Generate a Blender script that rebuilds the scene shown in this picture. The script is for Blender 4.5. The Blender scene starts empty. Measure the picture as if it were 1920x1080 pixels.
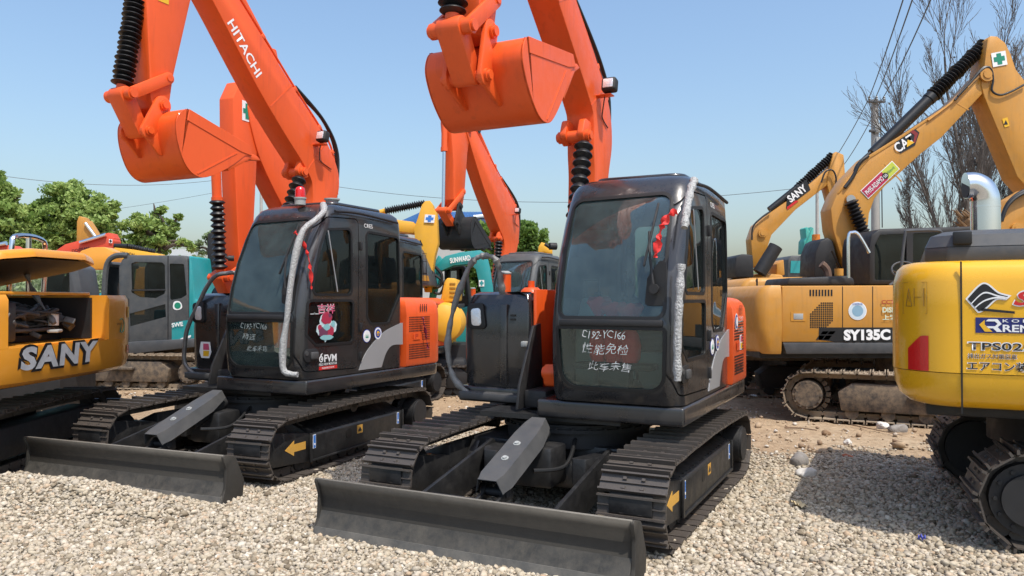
import bpy, bmesh, math, random
import numpy as np
from mathutils import Vector, Matrix, Euler
R=math.radians
SC=bpy.context.scene
COL=SC.collection
# ---------------------------------------------------------------- camera, sky, sun, exposure
CH=1.65
cd=bpy.data.cameras.new('camera'); cam=bpy.data.objects.new('camera',cd); COL.objects.link(cam)
cd.sensor_width=36; cd.lens=1450/1920*36; cd.clip_start=.05; cd.clip_end=4000
PITCH=math.atan(20/1450)
cam.location=(0,0,CH); cam.rotation_euler=(math.pi/2+PITCH,0,0)
SC.camera=cam
SUN_EL=63; SUN_AZ=148            # azimuth clockwise from +Y: the sun stands behind the camera and a little to the right
W=bpy.data.worlds.new('World'); SC.world=W; W.use_nodes=True
nt=W.node_tree; bg=nt.nodes['Background']
sky=nt.nodes.new('ShaderNodeTexSky'); sky.sky_type='NISHITA'; sky.sun_disc=False
sky.sun_elevation=R(SUN_EL); sky.sun_rotation=R(SUN_AZ); sky.altitude=0
sky.air_density=1.4; sky.dust_density=3.0; sky.ozone_density=5.0
nt.links.new(sky.outputs[0],bg.inputs[0]); bg.inputs[1].default_value=.15
sl=bpy.data.lights.new('sun','SUN'); so=bpy.data.objects.new('sun',sl); COL.objects.link(so)
sl.energy=3.3; sl.angle=R(.5); sl.color=(1,.95,.87)
sd=Vector((math.sin(R(SUN_AZ))*math.cos(R(SUN_EL)),math.cos(R(SUN_AZ))*math.cos(R(SUN_EL)),math.sin(R(SUN_EL))))
so.rotation_euler=sd.to_track_quat('Z','Y').to_euler(); so.location=sd*60
SC.view_settings.view_transform='Standard'; SC.view_settings.look='None'; SC.view_settings.gamma=1
SC.view_settings.exposure=.45
SC.render.engine='CYCLES'
SC.cycles.transparent_max_bounces=16; SC.cycles.max_bounces=8

def at(px,py,d):
    """point at distance d (along +Y) on the sight line of a photo position (1920x1080)"""
    c,s=math.cos(PITCH),math.sin(PITCH); a=(px-960)/1450; b=(540-py)/1450
    v=Vector((a,c-s*b,s+c*b)); t=d/v.y
    return Vector((0,0,CH))+v*t
# ---------------------------------------------------------------- materials
def mat(name,base,rough=.5,metal=0,spec=.5,coat=0,dust_or_sheen=0,dustcol=(.42,.33,.22),var=.06,bump=0,bscale=60,wear=0,wearcol=(.25,.24,.22),scale=3.0,stain=0,staincol=(.12,.08,.05),chip=0,chipcol=(.10,.03,.02)):
    m=bpy.data.materials.new(name); m.use_nodes=True; n=m.node_tree; N=n.nodes; L=n.links
    p=N['Principled BSDF']; p.inputs['Roughness'].default_value=rough; p.inputs['Metallic'].default_value=metal
    p.inputs['Specular IOR Level'].default_value=spec; p.inputs['Coat Weight'].default_value=coat; p.inputs['Coat Roughness'].default_value=.08
    tc=N.new('ShaderNodeTexCoord'); no=N.new('ShaderNodeTexNoise'); no.inputs['Scale'].default_value=scale; no.inputs['Detail'].default_value=6; no.inputs['Roughness'].default_value=.65
    L.new(tc.outputs['Object'],no.inputs['Vector'])
    hs=N.new('ShaderNodeMix'); hs.data_type='RGBA'
    hs.inputs[6].default_value=(*[c*(1-var*2) for c in base],1); hs.inputs[7].default_value=(*[min(1,c*(1+var*2)) for c in base],1)
    L.new(no.outputs['Fac'],hs.inputs[0]); out=hs.outputs[2]
    def over(fac,col,prev):
        x=N.new('ShaderNodeMix'); x.data_type='RGBA'; L.new(fac,x.inputs[0]); L.new(prev,x.inputs[6]); x.inputs[7].default_value=(*col,1); return x.outputs[2]
    def ramp(sock,a,b,top=1.0):
        r=N.new('ShaderNodeMapRange'); r.inputs[1].default_value=a; r.inputs[2].default_value=b; r.inputs[4].default_value=top; L.new(sock,r.inputs[0]); return r.outputs[0]
    if stain:
        n3=N.new('ShaderNodeTexNoise'); n3.inputs['Scale'].default_value=scale*2.3; n3.inputs['Detail'].default_value=8; n3.inputs['Roughness'].default_value=.75
        mp=N.new('ShaderNodeMapping'); mp.inputs['Scale'].default_value=(1,1,.45); L.new(tc.outputs['Object'],mp.inputs[0]); L.new(mp.outputs[0],n3.inputs['Vector'])
        out=over(ramp(n3.outputs['Fac'],.52,.75,stain),staincol,out)
    if chip:
        n4=N.new('ShaderNodeTexNoise'); n4.inputs['Scale'].default_value=22; n4.inputs['Detail'].default_value=9; n4.inputs['Roughness'].default_value=.8; n4.inputs['Distortion'].default_value=.6; L.new(tc.outputs['Object'],n4.inputs['Vector']); out=over(ramp(n4.outputs['Fac'],.655,.70,chip),chipcol,out)
        mp2=N.new('ShaderNodeMapping'); mp2.inputs['Scale'].default_value=(6,6,.7); L.new(tc.outputs['Object'],mp2.inputs[0]); n6=N.new('ShaderNodeTexNoise'); n6.inputs['Scale'].default_value=3; n6.inputs['Detail'].default_value=6; L.new(mp2.outputs[0],n6.inputs['Vector']); out=over(ramp(n6.outputs['Fac'],.56,.80,chip*.6),chipcol,out)
    if wear:
        g=N.new('ShaderNodeNewGeometry'); w=ramp(g.outputs['Pointiness'],.52,.60,wear); out=over(w,wearcol,out)
    if dust_or_sheen:
        n2=N.new('ShaderNodeTexNoise'); n2.inputs['Scale'].default_value=scale*2.7; n2.inputs['Detail'].default_value=8; n2.inputs['Roughness'].default_value=.7
        L.new(tc.outputs['Object'],n2.inputs['Vector']); f=ramp(n2.outputs['Fac'],.38,.72,dust_or_sheen)
        out=over(f,dustcol,out)
        rr=N.new('ShaderNodeMapRange'); rr.inputs[1].default_value=0; rr.inputs[2].default_value=max(dust_or_sheen,.01); rr.inputs[3].default_value=rough; rr.inputs[4].default_value=min(1,rough+.3); L.new(f,rr.inputs[0]); L.new(rr.outputs[0],p.inputs['Roughness'])
    else:
        rr=N.new('ShaderNodeMapRange'); rr.inputs[3].default_value=max(.02,rough-.08); rr.inputs[4].default_value=min(1,rough+.1); L.new(no.outputs['Fac'],rr.inputs[0]); L.new(rr.outputs[0],p.inputs['Roughness'])
    L.new(out,p.inputs['Base Color'])
    if bump:
        nb=N.new('ShaderNodeTexNoise'); nb.inputs['Scale'].default_value=bscale; nb.inputs['Detail'].default_value=5; L.new(tc.outputs['Object'],nb.inputs['Vector'])
        bp=N.new('ShaderNodeBump'); bp.inputs['Strength'].default_value=bump; bp.inputs['Distance'].default_value=.01; L.new(nb.outputs['Fac'],bp.inputs['Height']); L.new(bp.outputs[0],p.inputs['Normal'])
    return m
def glassmat(name,tint,rough=.01,ior=1.45,dust_or_sheen=0.0):
    m=bpy.data.materials.new(name); m.use_nodes=True; n=m.node_tree; N=n.nodes; L=n.links
    N.remove(N['Principled BSDF']); o=N['Material Output']
    t=N.new('ShaderNodeBsdfTransparent'); t.inputs[0].default_value=(*tint,1)
    g=N.new('ShaderNodeBsdfGlossy'); g.inputs['Roughness'].default_value=rough
    f=N.new('ShaderNodeFresnel'); f.inputs[0].default_value=ior
    x=N.new('ShaderNodeMixShader'); L.new(f.outputs[0],x.inputs[0]); L.new(t.outputs[0],x.inputs[1]); L.new(g.outputs[0],x.inputs[2]); res=x.outputs[0]
    if dust_or_sheen:
        d=N.new('ShaderNodeBsdfDiffuse'); d.inputs[0].default_value=(.23,.32,.325,1)  # bluish diffuse film paints the sky's reflection onto the pane
        tc=N.new('ShaderNodeTexCoord'); no=N.new('ShaderNodeTexNoise'); no.inputs['Scale'].default_value=3.5; no.inputs['Detail'].default_value=9; no.inputs['Roughness'].default_value=.7; L.new(tc.outputs['Object'],no.inputs['Vector'])
        r=N.new('ShaderNodeMapRange'); r.inputs[1].default_value=.35; r.inputs[2].default_value=.75; r.inputs[3].default_value=dust_or_sheen*.3; r.inputs[4].default_value=dust_or_sheen; L.new(no.outputs['Fac'],r.inputs[0])
        y=N.new('ShaderNodeMixShader'); L.new(r.outputs[0],y.inputs[0]); L.new(res,y.inputs[1]); L.new(d.outputs[0],y.inputs[2]); res=y.outputs[0]
    L.new(res,o.inputs[0]); return m
OR=mat('orange_paint',(.76,.097,.014),.38,spec=.4,coat=.12,var=.05,bump=.05,bscale=9,dust_or_sheen=.06,dustcol=(.62,.16,.06),scale=1.7,stain=.25,staincol=(.46,.045,.014),chip=.42,chipcol=(.22,.03,.015))
BK=mat('black_paint',(.018,.018,.0195),.22,coat=.6,var=.15,dust_or_sheen=.10,dustcol=(.13,.115,.10),bump=.03,bscale=7,scale=1.6)
BKM=mat('black_trim',(.013,.013,.014),.5,var=.15,dust_or_sheen=.08,dustcol=(.10,.09,.08))
STEEL=mat('dark_steel',(.013,.013,.0135),.36,spec=.55,var=.2,dust_or_sheen=.18,dustcol=(.06,.054,.046),bump=.15,bscale=25,scale=3)
SHOE=mat('track_steel',(.0125,.012,.012),.36,metal=.0,var=.25,dust_or_sheen=.10,dustcol=(.05,.043,.037),wear=.45,wearcol=(.14,.115,.095),bump=.2,bscale=50,scale=5)
SHOED=mat('dusty_track_steel',(.05,.04,.032),.7,var=.25,dust_or_sheen=.9,dustcol=(.24,.18,.12),wear=.8,wearcol=(.36,.29,.21),bump=.3,bscale=40,scale=5)
FRD=mat('dusty_frame_steel',(.06,.05,.042),.75,var=.2,dust_or_sheen=.95,dustcol=(.27,.20,.13),bump=.2,bscale=25,scale=4)
BLADE=mat('blade_steel',(.015,.0145,.0135),.58,spec=.18,var=.25,dust_or_sheen=.25,dustcol=(.04,.036,.031),bump=.14,bscale=18,scale=3.5,stain=.3,staincol=(.035,.031,.026),wear=.8,wearcol=(.22,.20,.17))
SUNBAND=mat('sunlit_blade_steel',(.042,.040,.036),.5,spec=.3,var=.3,dust_or_sheen=.6,dustcol=(.10,.09,.075),bump=.2,bscale=22,scale=5,stain=.4,staincol=(.13,.115,.09))  # paler steel: sunlight on the lower blade put into the colour
CUT=mat('cutting_edge_steel',(.075,.072,.066),.5,var=.2,dust_or_sheen=.5,dustcol=(.21,.19,.16),bump=.2,bscale=20)
GUARD=mat('grey_guard_plate',(.058,.058,.058),.45,var=.1,dust_or_sheen=.25,dustcol=(.12,.11,.10),bump=.05)
RUB=mat('black_rubber',(.010,.010,.011),.42,spec=.4,var=.1)
HOSE=mat('hose_rubber',(.012,.012,.012),.45)
GASK=mat('window_gasket',(.006,.006,.006),.55)
CHR=mat('chrome',(.72,.72,.72),.15,metal=1,var=.02)
RODM=mat('polished_rod',(.55,.58,.62),.2,metal=1,var=.02)
WRAP=mat('bubble_wrap_foil',(.42,.42,.41),.32,metal=.1,var=.5,bump=1.4,bscale=75,scale=60,dust_or_sheen=.45,dustcol=(.16,.15,.14))
GWRAP=mat('grey_film_wrap',(.19,.185,.175),.45,var=.25,bump=.6,bscale=35,scale=18)
CHRD=mat('film_wrapped_tube',(.16,.155,.15),.35,metal=.3,var=.3,scale=9,bump=.2,bscale=30)
FWHT=mat('faded_chalk',(.30,.34,.33),.85,var=.3,scale=30)
WHT=mat('white_vinyl',(.78,.78,.77),.4,var=.02)
DWHT=mat('chalk_white',(.62,.63,.62),.8,var=.15,scale=40)
INK=mat('black_vinyl',(.012,.012,.013),.4,var=.02)
RED=mat('red_cloth',(.72,.03,.025),.6,var=.15,bump=.3,bscale=30)
REDV=mat('red_vinyl',(.55,.02,.02),.35,var=.03)
REFL=mat('red_reflector',(.6,.01,.01),.25,coat=.5,var=.05,bump=.2,bscale=120)
YEL=mat('yellow_vinyl',(.75,.42,.015),.45,var=.05)
ARR=mat('arrow_yellow',(.62,.33,.05),.5,var=.1,dust_or_sheen=.25,dustcol=(.3,.2,.1))
GRNV=mat('green_vinyl',(.01,.22,.13),.45,var=.03)
BLUV=mat('blue_vinyl',(.02,.05,.32),.4,var=.03)
SKYV=mat('light_blue_vinyl',(.04,.18,.55),.4,var=.03)
PINKV=mat('pink_vinyl',(.55,.08,.16),.4,var=.1)
LIMEV=mat('lime_vinyl',(.5,.55,.06),.4,var=.03)
SILV=mat('silver_vinyl',(.40,.41,.42),.32,metal=.35,var=.05)
SANYY=mat('amber_yellow_paint',(.72,.29,.022),.32,coat=.3,var=.04,bump=.03,bscale=8,dust_or_sheen=.1,dustcol=(.6,.35,.12))
TANY=mat('tan_yellow_paint',(.52,.235,.028),.42,coat=.15,var=.07,dust_or_sheen=.30,dustcol=(.42,.25,.09),bump=.04,bscale=9,stain=.25,staincol=(.22,.12,.04),chip=.4,chipcol=(.12,.07,.03))
KOMY=mat('bright_yellow_paint',(.76,.40,.012),.27,coat=.5,var=.03,bump=.02,bscale=6)
YELM=mat('far_yellow_paint',(.70,.36,.02),.45,var=.06,dust_or_sheen=.2,dustcol=(.5,.3,.1))
TEAL=mat('teal_paint',(.012,.26,.27),.35,coat=.2,var=.06,dust_or_sheen=.12,dustcol=(.2,.3,.28))
ORR=mat('red_orange_paint',(.62,.06,.022),.45,var=.07,dust_or_sheen=.25,dustcol=(.45,.15,.09))
GRY=mat('grey_paint',(.055,.058,.062),.4,var=.1,dust_or_sheen=.3,dustcol=(.14,.13,.12))
LGRY=mat('light_grey_plastic',(.32,.33,.32),.55,var=.05)
CABG=mat('grey_cab_paint',(.055,.06,.064),.45,var=.1,dust_or_sheen=.35,dustcol=(.16,.15,.13))
SEAT=mat('seat_fabric',(.022,.022,.024),.85,var=.2,bump=.3,bscale=80)
CONS=mat('console_plastic',(.22,.26,.24),.55,var=.05)
GL=glassmat('tinted_glass',(.50,.55,.54),dust_or_sheen=.04)
GLF=glassmat('windscreen_glass',(.82,.92,.90),dust_or_sheen=.20,ior=1.6)  # its pale film is reflected sky put into the colour
GLL=glassmat('lower_windscreen_glass',(.88,.97,.92),dust_or_sheen=.11,ior=1.55)  # same painted reflection film, thinner
GLD=glassmat('dark_glass',(.30,.33,.33),dust_or_sheen=.05)
LENS=mat('lamp_glass',(.75,.76,.78),.12,metal=.4,coat=1,var=.15,bump=.4,bscale=70,scale=20)
DARKIN=mat('engine_bay_black',(.012,.012,.013),.6,var=.3,scale=8)
ENG=mat('engine_metal',(.09,.09,.09),.5,metal=.4,var=.4,scale=9,dust_or_sheen=.4,dustcol=(.10,.08,.06))
RUST=mat('rusty_steel',(.11,.06,.04),.8,var=.3,dust_or_sheen=.5,dustcol=(.16,.11,.08),bump=.3,bscale=30)
# ---------------------------------------------------------------- mesh helpers
class G:
    """collects shapes; build() links them as ONE mesh object"""
    def __init__(s): s.v=[]; s.f=[]; s.m=[]
    def add(s,v,f,mi=0,M=None):
        o=len(s.v)
        if M is not None: v=[M@Vector(p) for p in v]
        s.v+= [tuple(p) for p in v]; s.f+=[tuple(i+o for i in q) for q in f]; s.m+=[mi]*len(f); return s
    def bmadd(s,bm,mi=0,M=None):
        bm.verts.index_update(); s.add([p.co.copy() for p in bm.verts],[[v.index for v in f.verts] for f in bm.faces],mi,M); bm.free(); return s
    def box(s,c,d,bev=0,rot=None,mi=0,seg=2):
        x,y,z=[k/2 for k in d]
        M=Matrix.Translation(c)@(Euler(rot).to_matrix().to_4x4() if rot is not None else Matrix())
        v=[(-x,-y,-z),(x,-y,-z),(x,y,-z),(-x,y,-z),(-x,-y,z),(x,-y,z),(x,y,z),(-x,y,z)]
        f=[(0,3,2,1),(4,5,6,7),(0,1,5,4),(1,2,6,5),(2,3,7,6),(3,0,4,7)]
        if not bev: return s.add(v,f,mi,M)
        bm=bmesh.new(); bv=[bm.verts.new(p) for p in v]; [bm.faces.new([bv[i] for i in q]) for q in f]
        bmesh.ops.bevel(bm,geom=bm.edges[:],offset=bev,segments=seg,affect='EDGES',profile=.5); return s.bmadd(bm,mi,M)
    def prism(s,pts,ax,a0,a1,bev=0,mi=0,M=None,seg=2,ang=20):
        """polygon extruded along an axis: 'x' takes (y,z) points, 'y' (x,z), 'z' (x,y)"""
        e={'x':lambda p,a:(a,p[0],p[1]),'y':lambda p,a:(p[0],a,p[1]),'z':lambda p,a:(p[0],p[1],a)}[ax]
        n=len(pts); v=[e(p,a0) for p in pts]+[e(p,a1) for p in pts]
        f=[tuple(range(n)),tuple(range(2*n-1,n-1,-1))]+[(i,i+n,(i+1)%n+n,(i+1)%n) for i in range(n)]
        bm=bmesh.new(); bv=[bm.verts.new(p) for p in v]; [bm.faces.new([bv[i] for i in q]) for q in f]
        bmesh.ops.recalc_face_normals(bm,faces=bm.faces[:])
        if bev:
            ed=[x for x in bm.edges if len(x.link_faces)==2 and x.calc_face_angle(0)>R(ang)]
            bmesh.ops.bevel(bm,geom=ed,offset=bev,segments=seg,affect='EDGES',profile=.5,clamp_overlap=True)
        return s.bmadd(bm,mi,M)
    def cyl(s,p0,p1,r0,r1=None,n=16,mi=0,cap=True):
        r1=r0 if r1 is None else r1; p0=Vector(p0);p1=Vector(p1); d=(p1-p0).normalized(); u=d.orthogonal().normalized(); w=d.cross(u)
        v=[];f=[]
        for p,r in ((p0,r0),(p1,r1)):
            for i in range(n):
                a=2*math.pi*i/n; v.append(p+(u*math.cos(a)+w*math.sin(a))*r)
        f=[(i,(i+1)%n,(i+1)%n+n,i+n) for i in range(n)]
        if cap: f+= [tuple(range(n-1,-1,-1)),tuple(range(n,2*n))]
        return s.add(v,f,mi)
    def lathe(s,prof,p0,p1,n=20,mi=0):
        """prof: (t 0..1 along p0->p1, radius)"""
        p0=Vector(p0);p1=Vector(p1); d=(p1-p0); e=d.normalized(); u=e.orthogonal().normalized(); w=e.cross(u); v=[];f=[]
        for t,r in prof:
            for i in range(n):
                a=2*math.pi*i/n; v.append(p0+d*t+(u*math.cos(a)+w*math.sin(a))*r)
        for k in range(len(prof)-1):
            f+=[(k*n+i,k*n+(i+1)%n,(k+1)*n+(i+1)%n,(k+1)*n+i) for i in range(n)]
        f+=[tuple(range(n-1,-1,-1)),tuple(range((len(prof)-1)*n,len(prof)*n))]
        return s.add(v,f,mi)
    def tube(s,pts,r,n=10,mi=0,smooth=3,closed=False):
        P=[Vector(p) for p in pts]
        if smooth and len(P)>2:
            Q=[]
            for i in range(len(P)-1):
                a=P[max(i-1,0)];b=P[i];c=P[i+1];d=P[min(i+2,len(P)-1)]
                for k in range(smooth):
                    t=k/smooth; Q.append(.5*((2*b)+(c-a)*t+(2*a-5*b+4*c-d)*t*t+(3*b-a-3*c+d)*t**3))
            Q.append(P[-1]); P=Q
        rr=r if callable(r) else (lambda t:r)
        v=[];f=[];u=None
        for i,p in enumerate(P):
            d=(P[min(i+1,len(P)-1)]-P[max(i-1,0)]).normalized()
            u=d.orthogonal().normalized() if u is None else (u-d*u.dot(d)).normalized()
            w=d.cross(u); ra=rr(i/(len(P)-1))
            for k in range(n):
                a=2*math.pi*k/n; v.append(p+(u*math.cos(a)+w*math.sin(a))*ra)
        for k in range(len(P)-1): f+=[(k*n+i,k*n+(i+1)%n,(k+1)*n+(i+1)%n,(k+1)*n+i) for i in range(n)]
        f+=[tuple(range(n-1,-1,-1)),tuple(range((len(P)-1)*n,len(P)*n))]
        return s.add(v,f,mi)
    def loft(s,rings,mi=0,cap=True):
        n=len(rings[0]); v=[p for r in rings for p in r]; f=[]
        for k in range(len(rings)-1): f+=[(k*n+i,k*n+(i+1)%n,(k+1)*n+(i+1)%n,(k+1)*n+i) for i in range(n)]
        if cap: f+=[tuple(range(n-1,-1,-1)),tuple(range((len(rings)-1)*n,len(rings)*n))]
        return s.add(v,f,mi)
    def mesh(s,name='m',fix=True):
        me=bpy.data.meshes.new(name); me.from_pydata(s.v,[],s.f)
        me.polygons.foreach_set('material_index',s.m)
        if fix:
            bm=bmesh.new(); bm.from_mesh(me); bmesh.ops.recalc_face_normals(bm,faces=bm.faces[:]); bm.to_mesh(me); bm.free()
        return me
    def build(s,name,mats,parent=None,ang=35,loc=None,rotz=0,fix=True,**kw):
        return link(s.mesh(name,fix),name,mats,parent,ang,loc,rotz,**kw)
def link(me,name,mats,parent=None,ang=35,loc=None,rotz=0,**kw):
    if not isinstance(mats,(list,tuple)): mats=[mats]
    mi=[p.material_index for p in me.polygons] if len(mats)>1 else None
    me.materials.clear()
    for m in mats: me.materials.append(m)
    me.polygons.foreach_set('material_index',mi if mi else [0]*len(me.polygons))
    if ang is not None:
        me.polygons.foreach_set('use_smooth',[True]*len(me.polygons)); me.set_sharp_from_angle(angle=R(ang))
    me.update(); o=bpy.data.objects.new(name,me); COL.objects.link(o)
    if parent: o.parent=parent
    if loc is not None: o.location=loc
    if rotz: o.rotation_euler=(0,0,rotz)
    for k,v in kw.items(): o[k]=v
    return o
def thing(name,label,cat,loc=(0,0,0),rotz=0,group=None):
    o=bpy.data.objects.new(name,None); COL.objects.link(o); o.location=loc; o.rotation_euler=(0,0,rotz); o.empty_display_size=.3
    o['label']=label; o['category']=cat
    if group: o['group']=group
    return o
def tag(o,label,cat,group=None):
    o['label']=label; o['category']=cat
    if group: o['group']=group
    return o
def struct(o): o['kind']='structure'; return o
def rpoly(pts,r,n=5):
    """polygon with rounded corners (r: one radius or one per corner)"""
    out=[];N=len(pts)
    for i,p in enumerate(pts):
        ri=r[i] if isinstance(r,(list,tuple)) else r
        p=Vector(p).to_2d() if len(p)>2 else Vector(p); a=Vector(pts[i-1]);b=Vector(pts[(i+1)%N])
        u=(a-p);w=(b-p); lu=u.length;lw=w.length
        if ri<=0: out.append((p.x,p.y)); continue
        u/=lu;w/=lw; th=math.acos(max(-1,min(1,u.dot(w)))); t=min(ri/math.tan(th/2),lu*.48,lw*.48)
        rr=t*math.tan(th/2); bis=(u+w)
        if bis.length<1e-6: out.append((p.x,p.y)); continue
        c=p+bis.normalized()*(rr/math.sin(th/2)); A=p+u*t-c;B=p+w*t-c; a0=math.atan2(A.y,A.x); da=(math.atan2(B.y,B.x)-a0+math.pi)%(2*math.pi)-math.pi
        for k in range(n+1): a=a0+da*k/n; out.append((c.x+rr*math.cos(a),c.y+rr*math.sin(a)))
    return out
def smooth2(pts,n=4,closed=False):
    P=[Vector(p) for p in pts];Q=[];N=len(P)
    for i in range(N if closed else N-1):
        g=lambda k:P[k%N] if closed else P[max(0,min(N-1,k))]
        a,b,c,d=g(i-1),g(i),g(i+1),g(i+2)
        for k in range(n):
            t=k/n; q=.5*((2*b)+(c-a)*t+(2*a-5*b+4*c-d)*t*t+(3*b-a-3*c+d)*t**3); Q.append((q.x,q.y))
    if not closed: Q.append(tuple(P[-1]))
    return Q
def offs(pts,d):
    """polygon grown by d (shrunk when negative)"""
    n=len(pts); A=sum(pts[i-1][0]*pts[i][1]-pts[i][0]*pts[i-1][1] for i in range(n)); sg=1 if A>0 else -1; out=[]
    for i in range(n):
        a=Vector(pts[i-1]);p=Vector(pts[i]);b=Vector(pts[(i+1)%n]); e1=(p-a).normalized();e2=(b-p).normalized()
        n1=Vector((e1.y,-e1.x))*sg;n2=Vector((e2.y,-e2.x))*sg; m=(n1+n2)
        if m.length<1e-6: m=n1
        m.normalize(); q=p+m*(d/max(.4,m.dot(n1))); out.append((q.x,q.y))
    return out
def boolop(a,b,op):
    oa=bpy.data.objects.new('a',a);ob=bpy.data.objects.new('b',b); COL.objects.link(oa);COL.objects.link(ob)
    md=oa.modifiers.new('x','BOOLEAN'); md.operation=op; md.object=ob; md.solver='EXACT'
    dg=bpy.context.evaluated_depsgraph_get(); dg.update(); r=bpy.data.meshes.new_from_object(oa.evaluated_get(dg))
    bpy.data.objects.remove(oa);bpy.data.objects.remove(ob); return r
def cutall(me,gs):
    for g in gs: me=boolop(me,g.mesh(),'DIFFERENCE')
    return me
def fromme(me):
    g=G(); g.v=[tuple(v.co) for v in me.vertices]; g.f=[tuple(p.vertices) for p in me.polygons]; g.m=[0]*len(g.f); return g
def text(name,s,h,o,r,u,m,parent,width=None,off=0,ext=.0015,shear=0,align='LEFT',spacing=1,rotz=0,**kw):
    """lettering of cap height h: lower left corner o (or its middle), r = reading direction, u = up"""
    c=bpy.data.curves.new('t','FONT'); c.body=s; c.size=1; c.offset=off; c.shear=shear; c.space_character=spacing; c.resolution_u=3
    ob=bpy.data.objects.new('t',c); COL.objects.link(ob); dg=bpy.context.evaluated_depsgraph_get(); dg.update()
    me=bpy.data.meshes.new_from_object(ob.evaluated_get(dg)); bpy.data.objects.remove(ob); bpy.data.curves.remove(c)
    co=np.empty(len(me.vertices)*3); me.vertices.foreach_get('co',co); co=co.reshape(-1,3)
    if len(co)==0: return None
    mn=co.min(0);mx=co.max(0); sy=h/(mx[1]-mn[1]); sx=sy if width is None else width/(mx[0]-mn[0])
    r=Vector(r).normalized();u=Vector(u); u=(u-r*u.dot(r)).normalized(); n=r.cross(u); o=Vector(o)
    x=(co[:,0]-mn[0])*sx; y=(co[:,1]-mn[1])*sy
    if align=='CENTER': x-= (mx[0]-mn[0])*sx/2; y-=h/2
    P=np.outer(x,r)+np.outer(y,u)+np.array(o+n*ext)
    me.vertices.foreach_set('co',P.ravel()); me.update()
    return link(me,name,m,parent,None,rotz=rotz,**kw)
def decal(g,pts,o,r,u,th=.002,mi=0,lift=0):
    """flat sticker of outline pts, th thick, on the plane through o"""
    r=Vector(r).normalized();u=Vector(u); u=(u-r*u.dot(r)).normalized(); n=r.cross(u); o=Vector(o)+n*lift
    k=len(pts); v=[o+r*p[0]+u*p[1] for p in pts]; v+=[q+n*th for q in v]
    g.add(v,[tuple(range(k-1,-1,-1)),tuple(range(k,2*k))]+[(i,(i+1)%k,(i+1)%k+k,i+k) for i in range(k)],mi); return g
def circ(r,n=28,cx=0,cy=0,ry=None): return [(cx+r*math.cos(2*math.pi*i/n),cy+(ry or r)*math.sin(2*math.pi*i/n)) for i in range(n)]
def bellows(g,p0,p1,r0,r1,n,mi=0,seg=20):
    pr=[(0,r0*.8)]
    for i in range(n):
        a=i/n; j=.92+.16*random.random()
        pr+=[(a+.08/n,r0),(a+.5/n,r1*j),(a+.62/n,r1*j*.97)]
    pr+=[(1,r0)]
    g.lathe(pr,p0,p1,seg,mi)
def track(name,parent,xc,w,yf,yr,rad,n,m,zc=None,arch=.02,rotz=0,th=.03,sag=None,idz=None):
    """crawler chain: shoes with grousers, bolts and links along a closed loop"""
    zc=zc or rad+th; pts=[]
    idz=idz or zc
    for i in range(61): t=i/60; pts.append((yr+(yf-yr)*t, (zc*(1-t)+idz*t)+rad+arch*math.sin(math.pi*t)))
    for i in range(1,40): a=math.pi/2-math.pi*i/40; pts.append((yf+rad*math.cos(a)*1.0,idz+rad*math.sin(a)))
    for i in range(61): t=i/60; pts.append((yf+(yr-yf)*t,(idz*(1-t)+zc*t)-rad))
    for i in range(1,40): a=-math.pi/2-math.pi*i/40; pts.append((yr+rad*math.cos(a),zc+rad*math.sin(a)))
    P=np.array(pts+[pts[0]]); s=np.r_[0,np.cumsum(np.hypot(*np.diff(P,axis=0).T))]; Lp=s[-1]; p=Lp/n; g=G()
    for k in range(n):
        q=[np.array([np.interp((k*p+e)%Lp,s,P[:,0]),np.interp((k*p+e)%Lp,s,P[:,1])]) for e in (-.5*p+1e-6,.5*p)]
        c=(q[0]+q[1])/2; d=(q[1]-q[0]); d/=np.linalg.norm(d); nn=np.array([-d[1],d[0]])
        # travelling along +y on top: outward normal is up
        M=Matrix(((1,0,0,xc),(0,d[0],nn[0],c[0]),(0,d[1],nn[1],c[1]),(0,0,0,1)))
        jt=random.uniform(-.002,.002)
        def bx(cx,cy,cz,dx,dy,dz):
            x,y,z=dx/2,dy/2,dz/2
            g.add([(cx-x,cy-y,cz-z),(cx+x,cy-y,cz-z),(cx+x,cy+y*.9,cz-z),(cx-x,cy+y*.9,cz-z),(cx-x,cy-y*.8,cz+z),(cx+x,cy-y*.8,cz+z),(cx+x,cy+y*.7,cz+z),(cx-x,cy+y*.7,cz+z)],[(0,3,2,1),(4,5,6,7),(0,1,5,4),(1,2,6,5),(2,3,7,6),(3,0,4,7)],0,M)
        bx(0,0,jt,w,p*.93,.012)
        for e in (-.43,.38): bx(0,e*p,.021+jt,w*.995,p*.11,.032)
        bx(0,-.03*p,.012+jt,w*.995,p*.08,.014)
        for sx in (-1,1):
            bx(sx*.062,.2*p,.012,.024,.024,.016); bx(sx*.062,-.22*p,.012,.024,.024,.016)
            bx(sx*.07,0,-.045,.03,p*.98,.075)
        g.cyl(M@Vector((-.09,-p/2,-.05)),M@Vector((.09,-p/2,-.05)),.02,n=8)
    return g.build(name,m,parent,None,rotz=rotz)
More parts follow.
